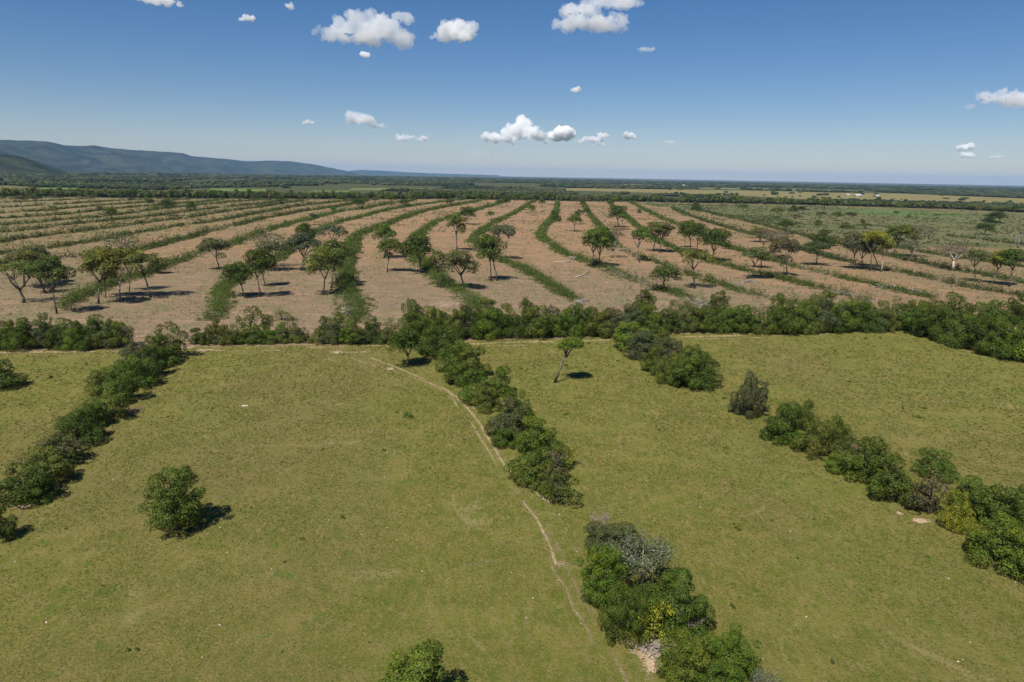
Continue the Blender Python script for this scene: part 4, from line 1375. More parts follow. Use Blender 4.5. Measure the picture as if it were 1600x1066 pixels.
for i, (px, py, w, top) in enumerate(TINY):
    if px < 1000:
        lab, grp = f'small {LOOK[tt[i % 7]]} tree near the woodland belt, {LONGORD[cnt[0]]} from the mountain side', 'small far trees on the windrows'
        cnt[0] += 1
    else:
        lab, grp = f'small {LOOK[tt[i % 7]]} tree in the green scrub pasture, {LONGORD[cnt[1]]} from its field side', 'small trees in the scrub pasture'
        cnt[1] += 1
    plant('savanna_tree', pick(['R', 'R', 'U', 'T'][i % 4] if px < 1000 else ['R', 'b', 'U'][i % 3]), px, py, w * 1.1, top, tt[i % 7], lab, 'tree', grp, seed=1300 + i)

# trees in front of the woodland belt, seen one by one
BELTP = []
for i in range(7):
    r = np.random.default_rng(1500 + i)
    g = Geo()
    n = 9
    C = np.column_stack([r.normal(size=(n, 2)) * 0.2, r.uniform(0.35, 0.85, n)])
    clump_leaves(g, C, r.uniform(0.13, 0.22, n), 420, 0.13, r, cull=0.5)
    g.tube([(0, 0, 0), (0.02, 0, 0.35), (0.0, 0.02, 0.7)], [0.022, 0.017, 0.008], 5, m=1)
    me = g.mesh('belt_tree', [MF, MPALE if i % 2 else MBARK])
    BELTP.append(me)
r = np.random.default_rng(77)
d_ = np.concatenate([[0], np.cumsum(np.linalg.norm(np.diff(belt, axis=0), axis=1))])
nb = 270
for i in range(nb):
    px = -20 + 1640 * (i + r.uniform(-0.4, 0.4)) / nb
    py = np.interp(px, [p[0] for p in BELT], [p[1] for p in BELT]) - r.choice([0.0, 0.3, 0.8, 1.3]) + r.uniform(-0.2, 0.35)
    b = gp(px, py)
    me = BELTP[i % 7]
    o = link('belt_tree', me, loc=b)
    h = r.uniform(8.5, 14.5) * (1.0 if px < 1300 else 0.85)
    w_ = h * r.uniform(0.75, 1.15)
    o.scale = (w_, w_, h)
    o.rotation_euler = (0, 0, r.uniform(0, 6.28))
    t_ = np.array(TINT[['dark', 'olive', 'mid', 'dark', 'dusty', 'olive', 'dark'][int(r.integers(7))]]) * r.uniform(0.75, 1.1)
    o.color = (*t_, 1)
    tag(o, 'tree in the front rank of the woodland belt closing the field', 'tree', 'trees of the far woodland belt')

# ------------------------------------------------------------------ windrows: strips of pushed-up brush overgrown with green
def mounds(g, C, rad, hgt, per, size, rng, up=0.5):
    """low leafy mounds: a handful of leaves over the upper shell of each"""
    n = len(C)
    i = np.repeat(np.arange(n), per)
    D = unit(rng.normal(size=(n * per, 3)) + np.array((0, 0, up)))
    D[:, 2] = np.abs(D[:, 2])
    q = rng.uniform(0.6, 1.1, n * per)
    P = np.column_stack([C[i, 0] + D[:, 0] * rad[i] * q, C[i, 1] + D[:, 1] * rad[i] * q, 0.08 + D[:, 2] * hgt[i] * q])
    N = D + rng.normal(size=D.shape) * 0.55 + np.array((0, 0, 0.3))
    s = np.broadcast_to(np.asarray(size, float), (n,))[i]
    g.leaves(P, N, s * rng.uniform(0.6, 1.35, len(P)), rng, slim=0.66)


def sticks(g, C, spread, n, length, rad, rng, height=0.9, align=None, m=0):
    for k in range(n):
        c = C[rng.integers(len(C))]
        a = rng.uniform(0, 6.28) if align is None or rng.random() < 0.35 else align[rng.integers(len(align))] + rng.normal() * 0.35
        L = length * rng.uniform(0.4, 1.3)
        x, y = c[0] + rng.normal() * spread, c[1] + rng.normal() * spread
        z = 0.1 + abs(rng.normal()) * height * 0.45
        dz = rng.normal() * 0.22 * height
        p0 = np.array((x - math.cos(a) * L / 2, y - math.sin(a) * L / 2, max(0.1, z - dz)))
        p1 = np.array((x + math.cos(a) * L / 2, y + math.sin(a) * L / 2, max(0.15, z + dz)))
        mid_ = (p0 + p1) / 2 + rng.normal(size=3) * L * 0.05
        rr = rad * rng.uniform(0.5, 1.4)
        g.tube([tuple(p0), tuple(mid_), tuple(p1)], [rr, rr * 0.85, rr * 0.5], 4, m=m, cap=False)


ROWS = [
    # (points, width m, height m, share of bare dead wood, label)
    ([(-40, 313), (0, 312), (50, 310.8), (100, 309.3)], 4.0, 1.5, 0.1, 'farthest windrow, first below the woodland on the mountain side'),
    ([(-40, 318.5), (0, 317), (75, 314), (150, 310.5)], 4.0, 1.5, 0.1, 'second windrow below the woodland on the mountain side'),
    ([(-40, 327), (0, 325), (75, 321), (150, 316), (225, 312)], 4.2, 1.6, 0.15, 'third windrow below the woodland on the mountain side'),
    ([(-40, 336), (0, 334), (75, 329), (150, 322), (250, 315), (300, 311.5)], 4.2, 1.6, 0.15, 'fourth windrow below the woodland on the mountain side'),
    ([(-40, 344), (0, 342), (50, 339), (100, 336), (175, 327), (250, 321), (300, 317), (350, 312.5)], 4.4, 1.7, 0.12, 'fifth windrow below the woodland on the mountain side'),
    ([(-40, 355), (0, 352), (50, 349), (100, 344), (150, 340), (200, 334), (250, 327), (300, 322), (350, 317), (420, 312)], 4.6, 1.8, 0.12, 'sixth windrow below the woodland on the mountain side'),
    ([(-40, 367), (0, 364), (50, 359), (100, 352), (150, 347), (200, 342), (250, 337), (300, 330), (350, 324), (400, 320), (450, 313)], 4.8, 1.9, 0.12, 'seventh windrow below the woodland, unbroken from the photo edge'),
    ([(-40, 384), (0, 379), (25, 374), (50, 371), (75, 368), (100, 365), (150, 359), (200, 352), (250, 346), (300, 340), (350, 331), (400, 325), (425, 321), (450, 317), (475, 314)], 5.0, 2.0, 0.12,
     'eighth windrow, thick green, passing behind the wide grey umbrella tree'),
    ([(-40, 402), (0, 397), (40, 393), (82, 387), (140, 379), (175, 372), (205, 366), (230, 361), (260, 357), (290, 352), (315, 349), (345, 345), (375, 339), (400, 334), (425, 330), (450, 325), (475, 321), (500, 319), (525, 316), (560, 313)], 5.0, 2.0, 0.15,
     'ninth windrow, running behind the umbrella trees at the field edge'),
    ([(-40, 420), (0, 412), (50, 406), (120, 402), (175, 398), (220, 391), (250, 384), (275, 376), (300, 371), (325, 362), (350, 357), (375, 351), (400, 345), (425, 340), (450, 335), (475, 330), (500, 327), (525, 324), (550, 319), (575, 314)], 5.2, 2.0, 0.15,
     'windrow emerging from the umbrella grove and curving to the woodland'),
    ([(95, 487), (122, 465), (160, 448), (215, 432), (240, 426), (272, 412), (300, 402), (327, 394), (360, 384), (390, 372), (425, 359), (450, 351), (475, 345), (500, 339), (525, 332), (550, 329), (575, 325), (600, 320), (625, 316), (650, 313.5)], 5.6, 2.2, 0.15,
     'windrow starting as a dark mound under the flat-topped grove'),
    ([(330, 502), (338, 488), (347, 475), (350, 450), (362, 440), (375, 432), (400, 420), (430, 407), (455, 392), (487, 368), (507, 356), (532, 347), (560, 341), (590, 332), (625, 325), (660, 320), (690, 316), (725, 312.5)], 5.2, 1.9, 0.10,
     'windrow with curled near end beside the low spreading dark tree'),
    ([(556, 506), (553, 495), (550, 480), (542, 450), (540, 435), (541, 415), (547, 397), (551, 385), (553, 373), (575, 362), (590, 355), (615, 347), (640, 337), (662, 331), (687, 325), (712, 321), (750, 314.5)], 6.6, 2.0, 0.14,
     'broad bright green windrow with a heap of dead wood at its near end'),
    ([(750, 484), (737, 472), (720, 460), (700, 450), (688, 437), (675, 423), (657, 412), (645, 400), (642, 388), (648, 372), (665, 360), (682, 347), (700, 341), (725, 335), (750, 327), (775, 320), (790, 315)], 5.6, 1.9, 0.15,
     'windrow bending sharply at the dense dark rounded tree'),
    ([(905, 474), (887, 464), (862, 447), (837, 432), (815, 420), (800, 413), (775, 405), (755, 395), (742, 385), (739, 376), (745, 367), (757, 360), (775, 347), (800, 336), (815, 327), (830, 317), (837, 313.5)], 5.4, 1.8, 0.2,
     'windrow bending at the tall close pair and ending in the cross hedge'),
    ([(1100, 479), (1085, 472), (1070, 467), (1050, 460), (1035, 456), (1012, 447), (980, 435), (950, 422), (930, 412), (912, 407), (890, 401), (877, 395), (862, 385), (847, 372), (845, 362), (855, 350), (866, 338), (870, 327), (871, 315)], 5.4, 1.8, 0.28,
     'S-curved windrow passing the fallen white log'),
    ([(1285, 482), (1237, 472), (1200, 467), (1175, 460), (1150, 452), (1125, 445), (1100, 436), (1075, 429), (1057, 422), (1032, 413), (1012, 407), (990, 400), (970, 391), (955, 376), (937, 355), (927, 342), (917, 330), (910, 315.5)], 5.0, 1.7, 0.38,
     'windrow running past the big spreading tree towards the cross hedge'),
    ([(1360, 472), (1325, 462), (1295, 455), (1250, 443), (1200, 432), (1175, 426), (1150, 419), (1115, 410), (1087, 400), (1060, 392), (1035, 381), (1015, 370), (997, 355), (980, 340), (960, 327), (952, 315.5)], 5.0, 1.6, 0.3,
     'windrow under the four-tree cluster, ending among grey deadwood'),
    ([(1460, 467), (1412, 457), (1380, 450), (1350, 442), (1312, 434), (1275, 425), (1237, 417), (1200, 405), (1170, 396), (1135, 385), (1095, 368), (1060, 352), (1035, 342), (1015, 332), (1000, 324), (985, 316)], 5.0, 1.6, 0.28,
     'windrow below the faded pair with a long grey deadwood ridge'),
    ([(1640, 470), (1600, 462), (1550, 457), (1500, 447), (1450, 435), (1400, 424), (1340, 415), (1295, 403), (1230, 384), (1172, 366), (1150, 360), (1112, 349), (1075, 337), (1050, 325)], 5.0, 1.7, 0.2,
     'windrow beneath the bright green grove'),
    ([(1640, 450), (1600, 442), (1525, 427), (1475, 419), (1425, 408), (1380, 398), (1330, 386), (1242, 365), (1200, 354), (1162, 345), (1125, 337), (1090, 328)], 4.8, 1.7, 0.15,
     'windrow at the foot of the stout white-barked tree'),
    ([(1650, 425), (1600, 418), (1550, 411), (1500, 404), (1440, 394), (1390, 384)], 4.6, 1.6, 0.12, 'short windrow behind the stout white-barked tree'),
    ([(1650, 390), (1600, 383), (1540, 376), (1480, 369)], 4.6, 1.6, 0.1, 'faint windrow below the lone round tree of the scrub pasture'),
]
for wi, (px, wid, hgt, dead, lab) in enumerate(ROWS):
    rng = np.random.default_rng(2000 + wi)
    P = poly(px)
    d = np.concatenate([[0], np.cumsum(np.linalg.norm(np.diff(P, axis=0), axis=1))])
    fine = np.linspace(0, d[-1], max(30, int(d[-1] / 4)))
    x, y = np.interp(fine, d, P[:, 0]), np.interp(fine, d, P[:, 1])
    k = 5
    for _ in range(2):
        xs, ys = np.convolve(x, np.ones(k) / k, 'valid'), np.convolve(y, np.ones(k) / k, 'valid')
        x[2:-2], y[2:-2] = xs, ys
    R_ = np.hypot(x, y)
    root = link('windrow', None, loc=(x[0], y[0], 0))
    tag(root, lab, 'windrow', 'windrows across the cleared field')
    org = np.array((x[0], y[0], 0))
    g, gs = Geo(), Geo()
    tx, ty = np.gradient(x), np.gradient(y)
    tl = np.hypot(tx, ty)
    tx, ty = tx / tl, ty / tl
    DC = []
    seg = np.hypot(np.diff(x), np.diff(y))
    for j in range(len(x) - 1):
        dist = R_[j]
        sc = np.clip(dist / 300.0, 0.75, 2.6)
        n = rng.poisson(seg[j] * wid * 1.05 / sc ** 1.15)
        gap = fbm(np.array([fine[j] * 0.03]), np.array([wi * 3.7]), 3, 70)[0]
        deadhere = fbm(np.array([fine[j] * 0.045]), np.array([wi * 5.1 + 3]), 3, 90)[0]
        isdead = deadhere > (0.80 - dead * 0.85)
        if isdead:
            n = int(n * 0.45)
            DC.append(j)
        if gap < 0.30:
            n = int(n * 0.5)
        if n <= 0:
            continue
        t = rng.random(n)
        lat = np.clip(rng.normal(size=n) * 0.32, -0.72, 0.72) * wid * (0.55 + 1.15 * gap) + (fbm(np.array([fine[j] * 0.06]), np.array([wi * 2.2]), 3, 45)[0] - 0.5) * wid * 0.7
        C = np.column_stack([x[j] + tx[j] * seg[j] * t - ty[j] * lat, y[j] + ty[j] * seg[j] * t + tx[j] * lat])
        big = rng.random(n)
        rad = (0.55 + 0.75 * big) * sc ** 0.35
        hh = hgt * (0.55 + 1.05 * big ** 2) * (1.1 - (np.abs(lat) / wid) ** 2 * 2.2)
        hh *= np.where(rng.random(n) < 0.06, 1.8, 1.0) * (0.75 + 0.9 * deadhere)
        bigger = rng.random(n) < 0.14
        rad = np.where(bigger, rad * 1.35, rad)
        hh = np.where(bigger, hh * 1.35 + 0.4, hh)
        rad, hh = rad * 1.15, hh * 1.25
        g_c = C - org[:2]
        mounds(g, g_c, rad, np.maximum(hh, 0.4), 9 if dist > 500 else (14 if dist > 330 else 24), (0.50 if dist > 330 else 0.40) * sc ** 0.9, rng)
    if g.n:
        o = link('regrowth', g.mesh('regrowth', MF_ROW), root)
        t_ = np.array((0.072, 0.114, 0.026)) if 9 < wi < 19 else np.array((0.066, 0.092, 0.028))
        if wi >= 19:
            t_ = np.array((0.064, 0.092, 0.032))
        o.color = (*(t_ * rng.uniform(0.92, 1.08)), 1)
        o['kind'] = 'stuff'
    if DC:
        for j in DC:
            if R_[j] > 620:
                continue
            sticks(gs, np.array([(x[j] - org[0], y[j] - org[1])]), wid * 0.22, 7, 2.6, 0.075, rng, 1.3, [math.atan2(ty[j], tx[j])])
        if gs.n:
            ob = link('deadwood', gs.mesh('deadwood', MDEAD), root)
            ob['kind'] = 'stuff'

# heaps of dead wood
BRANCH = []
for i in range(4):
    r = np.random.default_rng(3000 + i)
    g = Geo()
    g.tube([(-0.5, 0, 0), (-0.2, r.normal() * 0.04, 0.02), (0.15, r.normal() * 0.05, 0.0), (0.5, r.normal() * 0.07, 0.03)], [0.026, 0.022, 0.017, 0.009], 5)
    g.tube([(0.1, 0, 0.01), (0.28, 0.10 * (1 if i % 2 else -1), 0.05), (0.42, 0.17 * (1 if i % 2 else -1), 0.06)], [0.013, 0.010, 0.005], 4)
    BRANCH.append(g.mesh('branch', MWOOD if i % 2 else MDEAD))
HEAPS = [
    (545, 490, 13, 15, 1.8, 46, 'heap of grey dead branches on the broad bright green windrow'),
    (907, 473, 9, 5, 1.4, 22, 'heap of pale branches where the windrow meets the cross hedge'),
    (1095, 476, 14, 7, 1.6, 34, 'heap of grey branches behind the tall end of cross hedge'),
    (955, 422, 10, 5, 1.6, 26, 'bleached heap of branches beside the big spreading tree'),
    (985, 433, 8, 4, 1.4, 18, 'small brown heap of branches on the S-curved windrow'),
    (1147, 448, 16, 6, 1.6, 40, 'long heap of grey branches below the brush-pile umbrella tree'),
    (1168, 441, 23, 3.5, 1.0, 30, 'flat dark spread of brushwood round the foot of an umbrella tree'),
    (1318, 461, 20, 4, 1.5, 34, 'heap of grey branches at the end of the windrow by the domed olive tree'),
    (1385, 450, 24, 4.5, 1.7, 44, 'long ridge of grey deadwood, mountain end'),
    (1428, 459, 22, 4, 1.5, 36, 'long ridge of grey deadwood, end towards the hedge bend'),
    (1025, 407, 9, 4, 1.6, 22, 'pinkish heap of branches next to the forked tree'),
    (973, 391, 6, 3, 1.4, 14, 'small heap of branches on windrow behind the big spreading tree'),
    (333, 494, 16, 7, 1.0, 26, 'loose grey branches at the curled end of a windrow'),
    (726, 464, 7, 4, 1.2, 14, 'few grey branches on the windrow above the cross hedge'),
    (895, 405, 7, 5, 1.5, 18, 'reddish grey heap of roots at the butt of the fallen white log'),
    (1215, 430, 18, 3, 1.0, 26, 'dark brushwood scattered under the thin pale tree'),
]
for hi, (px, py, rx, ry, hgt, n, lab) in enumerate(HEAPS):
    rng = np.random.default_rng(3100 + hi)
    c = gp(px, py, 0.06)
    m = mpp(c)
    ex, ey = rx * m, ry * m * math.hypot(c[0], c[1]) / CAM_H * 0.55
    ey = min(ey, ex * 2.2)
    root = link('brush_heap', None, loc=c)
    tag(root, lab, 'brush heap', 'heaps of cut dead wood in the field')
    for k in range(n):
        o = link('branch', BRANCH[k % 4], root)
        q = abs(rng.normal()) * 0.45
        a = rng.uniform(0, 6.28)
        L = rng.uniform(1.8, 4.6)
        o.location = (math.cos(a) * ex * min(q, 1.1), math.sin(a) * ey * min(q, 1.1), 0.12 + hgt * max(0, 1 - q) * rng.uniform(0.05, 0.85))
        o.rotation_euler = (rng.normal() * 0.3, rng.normal() * 0.22, rng.uniform(0, 6.28))
        o.scale = (L, L * rng.uniform(0.8, 1.4), L * rng.uniform(0.8, 1.4))
# the brushwood by the bare sand, close enough to tell the branches apart
rng = np.random.default_rng(3300)
c = gp(1022, 1016, 0.06)
root = tag(link('brush_heap', None, loc=c), 'heap of pinkish grey brushwood lying on the bare sand patch', 'brush heap')
for k in range(90):
    o = link('branch', BRANCH[k % 4], root)
    a, q = rng.uniform(0, 6.28), abs(rng.normal()) * 0.5
    L = rng.uniform(0.5, 1.7)
    o.location = (math.cos(a) * 1.7 * q, math.sin(a) * 1.6 * q, 0.06 + rng.uniform(0, 0.75) * max(0.05, 1 - q))
    o.rotation_euler = (rng.normal() * 0.5, rng.normal() * 0.45, rng.uniform(0, 6.28))
    o.scale = (L, L, L)

# fallen logs and the stone
MWHITE = bark_material('sun_bleached_log', (0.36, 0.31, 0.26), (0.52, 0.46, 0.39))


def log(pts, rad, label, stubs=2, seed=0):
    r = np.random.default_rng(seed)
    P = np.array([gp(*p, 0.06) for p in pts])
    c = P[0].copy()
    Q = P - c
    Q[:, 2] = rad * 1.05 + r.uniform(0, 0.12, len(Q))
    root = link('fallen_log', None, loc=c)
    g = Geo()
    t = np.linspace(0, 1, len(Q))
    g.tube(Q, rad * (1.05 - 0.55 * t), 8)
    link('trunk', g.mesh('trunk', MWHITE, True), root)
    for k in range(stubs):
        i = int(r.integers(1, len(Q)))
        e = Q[i] + np.array((r.normal() * 0.9, r.normal() * 0.9, abs(r.normal()) * 0.6 + 0.3))
        gb = Geo()
        gb.tube([tuple(Q[i]), tuple((Q[i] + e) / 2 + r.normal(size=3) * 0.08), tuple(e)], [rad * 0.4, rad * 0.3, rad * 0.12], 5)
        link('branch', gb.mesh('branch', MWHITE, True), root)
    tag(root, label, 'log')


log([(891, 409.6), (884, 410), (876, 410.3), (865, 410.4)], 0.30, 'straight fallen white log on bare ground by the S-curved windrow', 3, 1)
log([(900, 434.5), (908, 432), (915, 428.5), (921, 424)], 0.26, 'curved fallen white log below the straight one', 3, 2)
log([(59, 490), (63, 494), (68, 497)], 0.20, 'bleached dead branch sticking out of the hedge near the gnarled tree', 4, 3)
log([(547, 444), (549, 442.5), (551, 441)], 0.16, 'short pale branch jutting from the broad bright green windrow', 2, 4)
log([(1276, 424.5), (1280, 427)], 0.18, 'pale branch stub poking from the windrow under the bright green grove', 2, 5)
rng = np.random.default_rng(8)
g = Geo()
v, f = ico2()
for k, (dx, dy, s) in enumerate(((0, 0, 0.23), (0.36, 0.15, 0.18), (-0.32, 0.1, 0.16))):
    g.add(v * np.array((1.3, 0.9, 0.6)) * s * rng.uniform(0.8, 1.15, (len(v), 1)) + np.array((dx, dy, s * 0.35)), f3=f)
tag(link('stone', g.mesh('stone', simple('pale_stone', (0.42, 0.38, 0.33), (0.62, 0.57, 0.50), 3)), loc=gp(382, 635, 0.06)), 'pale stone lying alone in the big near paddock', 'stone')

# ------------------------------------------------------------------ low plants on the bare strips and in the scrub
rng = np.random.default_rng(41)
g = Geo()
n = 60000
C = []
xx = rng.uniform(-420, 440, n * 3)
yy = 140 + 900 * rng.random(n * 3) ** 2.0
Q = np.column_stack([xx, yy])
Q = Q[inside(Q, FIELD) & ~inside(Q, SCRUB) & (np.abs(Q[:, 0]) < Q[:, 1] * 0.82)]
dn = fbm(Q[:, 0] / 26, Q[:, 1] / 26, 4, 12)
Q = Q[dn > 0.42 + 0.25 * rng.random(len(Q)) * (Q[:, 1] > 300)][:27000]
ft = np.array(FEET)
ft = ft[rng.random(len(ft)) < 0.6]
ft = np.repeat(ft, 9, 0) + rng.normal(size=(len(ft) * 9, 2)) * np.array((2.4, 1.6))
nw = len(Q)
Q = np.vstack([Q, ft])
sc = np.clip(np.hypot(Q[:, 0], Q[:, 1]) / 280, 0.7, 2.2)
rad = (0.10 + 0.8 * rng.random(len(Q)) ** 3) * sc ** 0.5
rad[nw:] = rng.uniform(0.5, 1.1, len(ft))
mounds(g, Q, rad, rad * rng.uniform(0.7, 1.6, len(Q)), 5, 0.28 * sc * (0.6 + rad), rng)
o = link('regrowth', g.mesh('regrowth', MF_ROW))
o.color = (0.080, 0.108, 0.034, 1)
stuff(o, 'scattered low green regrowth on the bare strips of the cleared field', 'regrowth')
g = Geo()
bb = np.array([SCRUB.min(0), SCRUB.max(0)])
Q = rng.uniform(bb[0], bb[1], (26000, 2))
Q = Q[inside(Q, SCRUB) & (Q[:, 0] < Q[:, 1] * 0.86)]
row = np.abs(((Q[:, 1] + 0.22 * Q[:, 0]) / 34) % 1 - 0.5)
dn = fbm(Q[:, 0] / 70, Q[:, 1] / 70, 4, 52)
near = np.clip(1 - (Q[:, 0] - 300) / 260, 0.2, 1)
keep = (rng.random(len(Q)) < near * 0.9) & ((row < 0.13) | (dn > 0.56))
Q = Q[keep][:6500]
rad = rng.uniform(0.6, 2.1, len(Q))
mounds(g, Q, rad, rad * rng.uniform(0.6, 1.1, len(Q)), 10, 1.0, rng)
o = link('scrub', g.mesh('scrub', MF_ROW))
o.color = (0.066, 0.090, 0.034, 1)
stuff(o, 'low dark scrub growing in faint lines over the green scrub pasture', 'scrub')

# litter: cut stalks and twigs lying about the part cleared last
rng = np.random.default_rng(43)
n = 60000
Q = np.column_stack([rng.uniform(-330, 330, n), 150 + 330 * rng.random(n) ** 1.5])
Q = Q[inside(Q, FIELD) & ~inside(Q, SCRUB) & (np.abs(Q[:, 0]) < Q[:, 1] * 0.82)]
Q = Q[fbm(Q[:, 0] / 18, Q[:, 1] / 18, 4, 14) > 0.30 + 0.4 * rng.random(len(Q))]
n = len(Q)
N = np.column_stack([rng.normal(size=(n, 2)) * 0.5, np.ones(n)])
g = Geo().leaves(np.column_stack([Q, np.full(n, 0.16)]), N, rng.uniform(0.3, 1.0, n), rng, slim=0.3)
MLIT = foliage_material('dry_litter', 0.05, 0.6, (0.36, 0.28, 0.20), 0.3)
o = link('litter', g.mesh('litter', MLIT))
o.color = (0.100, 0.080, 0.055, 1)
stuff(o, 'dry stalks and twigs littering the bare strips', 'litter')

# weeds that stand out on the pasture, one by one
WEED = []
for i in range(4):
    r = np.random.default_rng(3600 + i)
    g = Geo()
    k = 6
    mounds(g, r.normal(size=(k, 2)) * 0.2, r.uniform(0.18, 0.38, k), r.uniform(0.3, 0.75, k), 34, 0.17, r, up=0.8)
    WEED.append(g.mesh('weed', MF))
WEEDS = [(637, 651, 17), (620, 645, 6), (602, 652, 4), (505, 702, 7), (440, 722, 6), (600, 703, 7), (683, 708, 6), (672, 731, 5), (472, 842, 9), (536, 808, 9), (440, 1019, 8), (745, 672, 5), (725, 686, 5),
         (445, 878, 6), (502, 914, 4), (595, 912, 4), (200, 1016, 9), (214, 1015, 9), (103, 826, 6), (258, 843, 6), (160, 915, 5), (577, 1003, 4), (1150, 825, 9), (1147, 819, 7), (1155, 828, 7), (1145, 947, 11), (1136, 700, 9), (1150, 710, 5), (885, 647, 9),
         (884, 571, 7), (895, 575, 5), (915, 574, 6), (920, 536, 6), (931, 537, 5), (815, 576, 6), (822, 581, 5), (834, 592, 5), (842, 600, 4), (843, 547, 5), (966, 564, 6), (1132, 622, 9), (1300, 1035, 9), (1324, 737, 7), (1150, 551, 5), (1187, 551, 6), (1142, 556, 4),
         (1352, 529, 10), (1375, 528, 6), (1356, 538, 4), (1305, 548, 6), (1325, 558, 8), (1291, 553, 4), (1254, 601, 4), (1271, 587, 4), (1237, 587, 4), (1411, 638, 6), (1435, 652, 11), (1443, 638, 5), (1500, 613, 6), (1507, 614, 5), (1476, 610, 4),
         (1560, 608, 6), (1569, 641, 5), (1422, 621, 4), (1390, 577, 5), (80, 590, 8), (103, 582, 6), (135, 569, 6), (58, 589, 5), (33, 632, 5), (68, 630, 4), (122, 600, 4), (332, 638, 5), (262, 651, 5), (530, 573, 6), (460, 600, 4), (385, 660, 4),
         (1030, 672, 5), (1007, 650, 4), (930, 725, 4), (1205, 813, 7), (1272, 811, 5), (1215, 900, 6), (1246, 872, 6), (1360, 922, 6), (1450, 870, 6), (1540, 950, 7)]
for i, (px, py, w) in enumerate(WEEDS):
    b = gp(px, py + 1, 0.06)
    o = link('weed', WEED[i % 4], loc=b)
    s = w * mpp(b) / 1.15
    r = np.random.default_rng(3700 + i)
    o.scale = (s, s, s * r.uniform(0.6, 1.0))
    o.rotation_euler = (0, 0, r.uniform(0, 6.28))
    o.color = (*(np.array(TINT[['mid', 'dark', 'fresh', 'mid'][i % 4]]) * r.uniform(0.85, 1.15)), 1)
    bx = 285 - (py - 545) * 1.15
    cx_ = 690 + (py - 545) * 0.85
    dx_ = 965 + (py - 530) * 1.55 if py < 640 else 1170 + (py - 640) * 1.63
    pad = ('the paddock outside the mountain-side hedgerow' if px < bx else 'the big near paddock' if px < cx_ else
           'the paddock between track-side and long hedgerows' if px < dx_ else 'the paddock beyond the long hedgerow')
    tag(o, 'low leafy green weed clump in ' + pad, 'weed', 'weed clumps in ' + pad)

# grass: tufts over the near pasture
def grass_material():
    M = Mat('grass_blades')
    ge = M.n('ShaderNodeNewGeometry')
    r = ge.outputs['Random Per Island']
    p = ge.outputs['Position']
    n1 = M.noise(p, 0.22, 4, 0.62, 0.4)
    n2 = M.noise(p, 0.9, 3, 0.6)
    c = M.mix(M.ramp(r, 0, 1), (0.112, 0.134, 0.024), (0.205, 0.186, 0.050))
    c = M.mix(M.ramp(n1, 0.42, 0.64, 0, 0.5), c, (0.220, 0.178, 0.062))
    c = M.mix(M.ramp(n2, 0.56, 0.72, 0, 0.7), c, (0.100, 0.135, 0.028))
    r2 = M.math('FRACT', M.math('MULTIPLY', r, 53.3))
    c = M.mix(M.ramp(r2, 0.9, 1.0, 0, 0.8), c, (0.30, 0.24, 0.125))
    p1 = M.bsdf(c, 0.7, 0.12)
    tr = M.n('ShaderNodeBsdfTranslucent')
    M.l(c, tr.inputs[0])
    mx = M.n('ShaderNodeMixShader')
    mx.inputs[0].default_value = 0.35
    M.l(p1, mx.inputs[1])
    M.l(tr.outputs[0], mx.inputs[2])
    return M.end(mx.outputs[0])


rng = np.random.default_rng(55)
n = 330000
dd = np.exp(rng.uniform(math.log(44), math.log(225), n))
az = rng.uniform(-0.82, 0.82, n)
Q = np.column_stack([dd * np.sin(az), dd * np.cos(az)])
keep = inside(Q, PASTURE)
# clumped: thick in some places, thin in others
keep &= fbm(Q[:, 0] / 5, Q[:, 1] / 5, 3, 61) > 0.15 + 0.6 * rng.random(n)
BA = np.floor(np.concatenate(BARE_AT) / 0.45).astype(np.int64)
BA = set((BA[:, 0] * 100003 + BA[:, 1]).tolist())
ci = np.floor(Q / 0.45).astype(np.int64)
ci = (ci[:, 0] * 100003 + ci[:, 1]).tolist()
keep &= ~(np.array([c_ in BA for c_ in ci]) & (rng.random(len(Q)) < 0.75))
Q = Q[keep]
n = len(Q)
sz = 0.22 * np.clip(np.hypot(Q[:, 0], Q[:, 1]) / 70, 0.75, 2.2) * rng.uniform(0.5, 1.6, n)
N = np.column_stack([rng.normal(size=(n, 2)) * 0.16, np.ones(n)])
g = Geo().leaves(np.column_stack([Q, 0.066 + sz * 0.045]), N, sz, rng, slim=0.7)
stuff(link('grass', g.mesh('grass', grass_material())), 'grazed olive green grass covering the near paddocks', 'grass')
rng = np.random.default_rng(56)
g = Geo()
n = 100
dd = np.exp(rng.uniform(math.log(46), math.log(120), n))
az = rng.uniform(-0.75, 0.75, n)
v, f = ico()
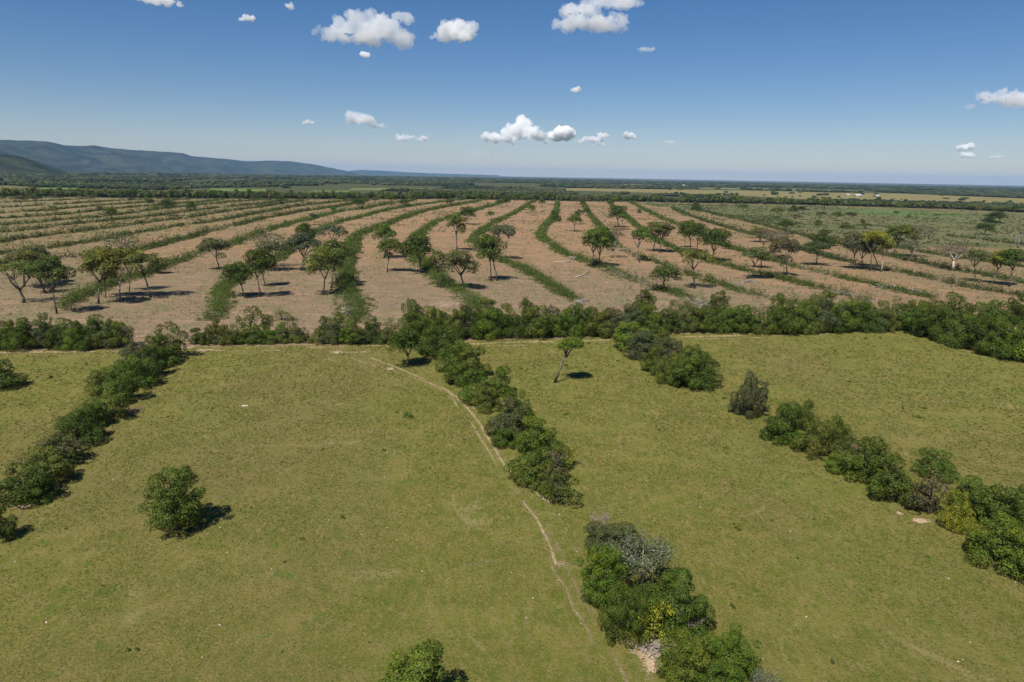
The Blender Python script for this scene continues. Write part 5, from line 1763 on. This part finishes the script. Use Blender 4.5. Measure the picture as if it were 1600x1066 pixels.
for d0, a0 in zip(dd, az):
    s = rng.uniform(0.05, 0.13)
    g.add(v * s * 0.8 * np.array((1.3, 1, 0.5)) * rng.uniform(0.7, 1.2, (12, 1)) + np.array((d0 * math.sin(a0), d0 * math.cos(a0), 0.12)), f3=f)
stuff(link('gravel', g.mesh('gravel', simple('white_pebble', (0.40, 0.34, 0.28), (0.62, 0.56, 0.48), 2))), 'pale pebbles scattered thinly through the near grass', 'pebbles')

# ------------------------------------------------------------------ farm buildings far out on the plain
MWALLF = simple('whitewashed_wall', (0.45, 0.43, 0.40), (0.55, 0.53, 0.50), 0.2)
MROOFF = simple('pale_sheet_roof', (0.50, 0.52, 0.54), (0.64, 0.66, 0.67), 0.2)
for (px, py, wpx, dep, h, lab) in ((1341, 307.5, 9, 13, 3.8, 'long white farm shed on the pale pasture, largest of the farmstead'), (1325, 306.5, 4.5, 10, 4.0, 'small white farm building at the tree end of the farmstead'),
                                   (1371, 308.5, 4, 9, 4.5, 'small white hut standing apart beyond the long farm shed'), (1070, 291.6, 7, 22, 4.0, 'far white barn on a thin pale strip near the horizon')):
    b = gp(px, py)
    W = wpx * mpp(b)
    root = tag(link('farm_building', None, loc=b), lab, 'farm building', 'farm buildings on the plain')
    g = Geo().box((0, 0, h / 2), (W, dep, h))
    wall = link('wall', g.mesh('wall', MWALLF), root)
    g = Geo()
    rh = h + dep * 0.2
    V = [(-W / 2 - 0.6, -dep / 2 - 0.6, h + 0.01), (W / 2 + 0.6, -dep / 2 - 0.6, h + 0.01), (W / 2 + 0.6, dep / 2 + 0.6, h + 0.01), (-W / 2 - 0.6, dep / 2 + 0.6, h + 0.01), (-W / 2 - 0.6, 0, rh), (W / 2 + 0.6, 0, rh)]
    g.add(V, f4=[(0, 1, 5, 4), (2, 3, 4, 5), (0, 3, 2, 1)], f3=[(0, 4, 3), (1, 2, 5)])
    link('roof', g.mesh('roof', MROOFF), root)
    g = Geo().box((W * 0.1, -dep / 2 - 0.05, 1.6), (min(4, W * 0.25), 0.2, 3.2))
    link('door', g.mesh('door', MBARK), root)
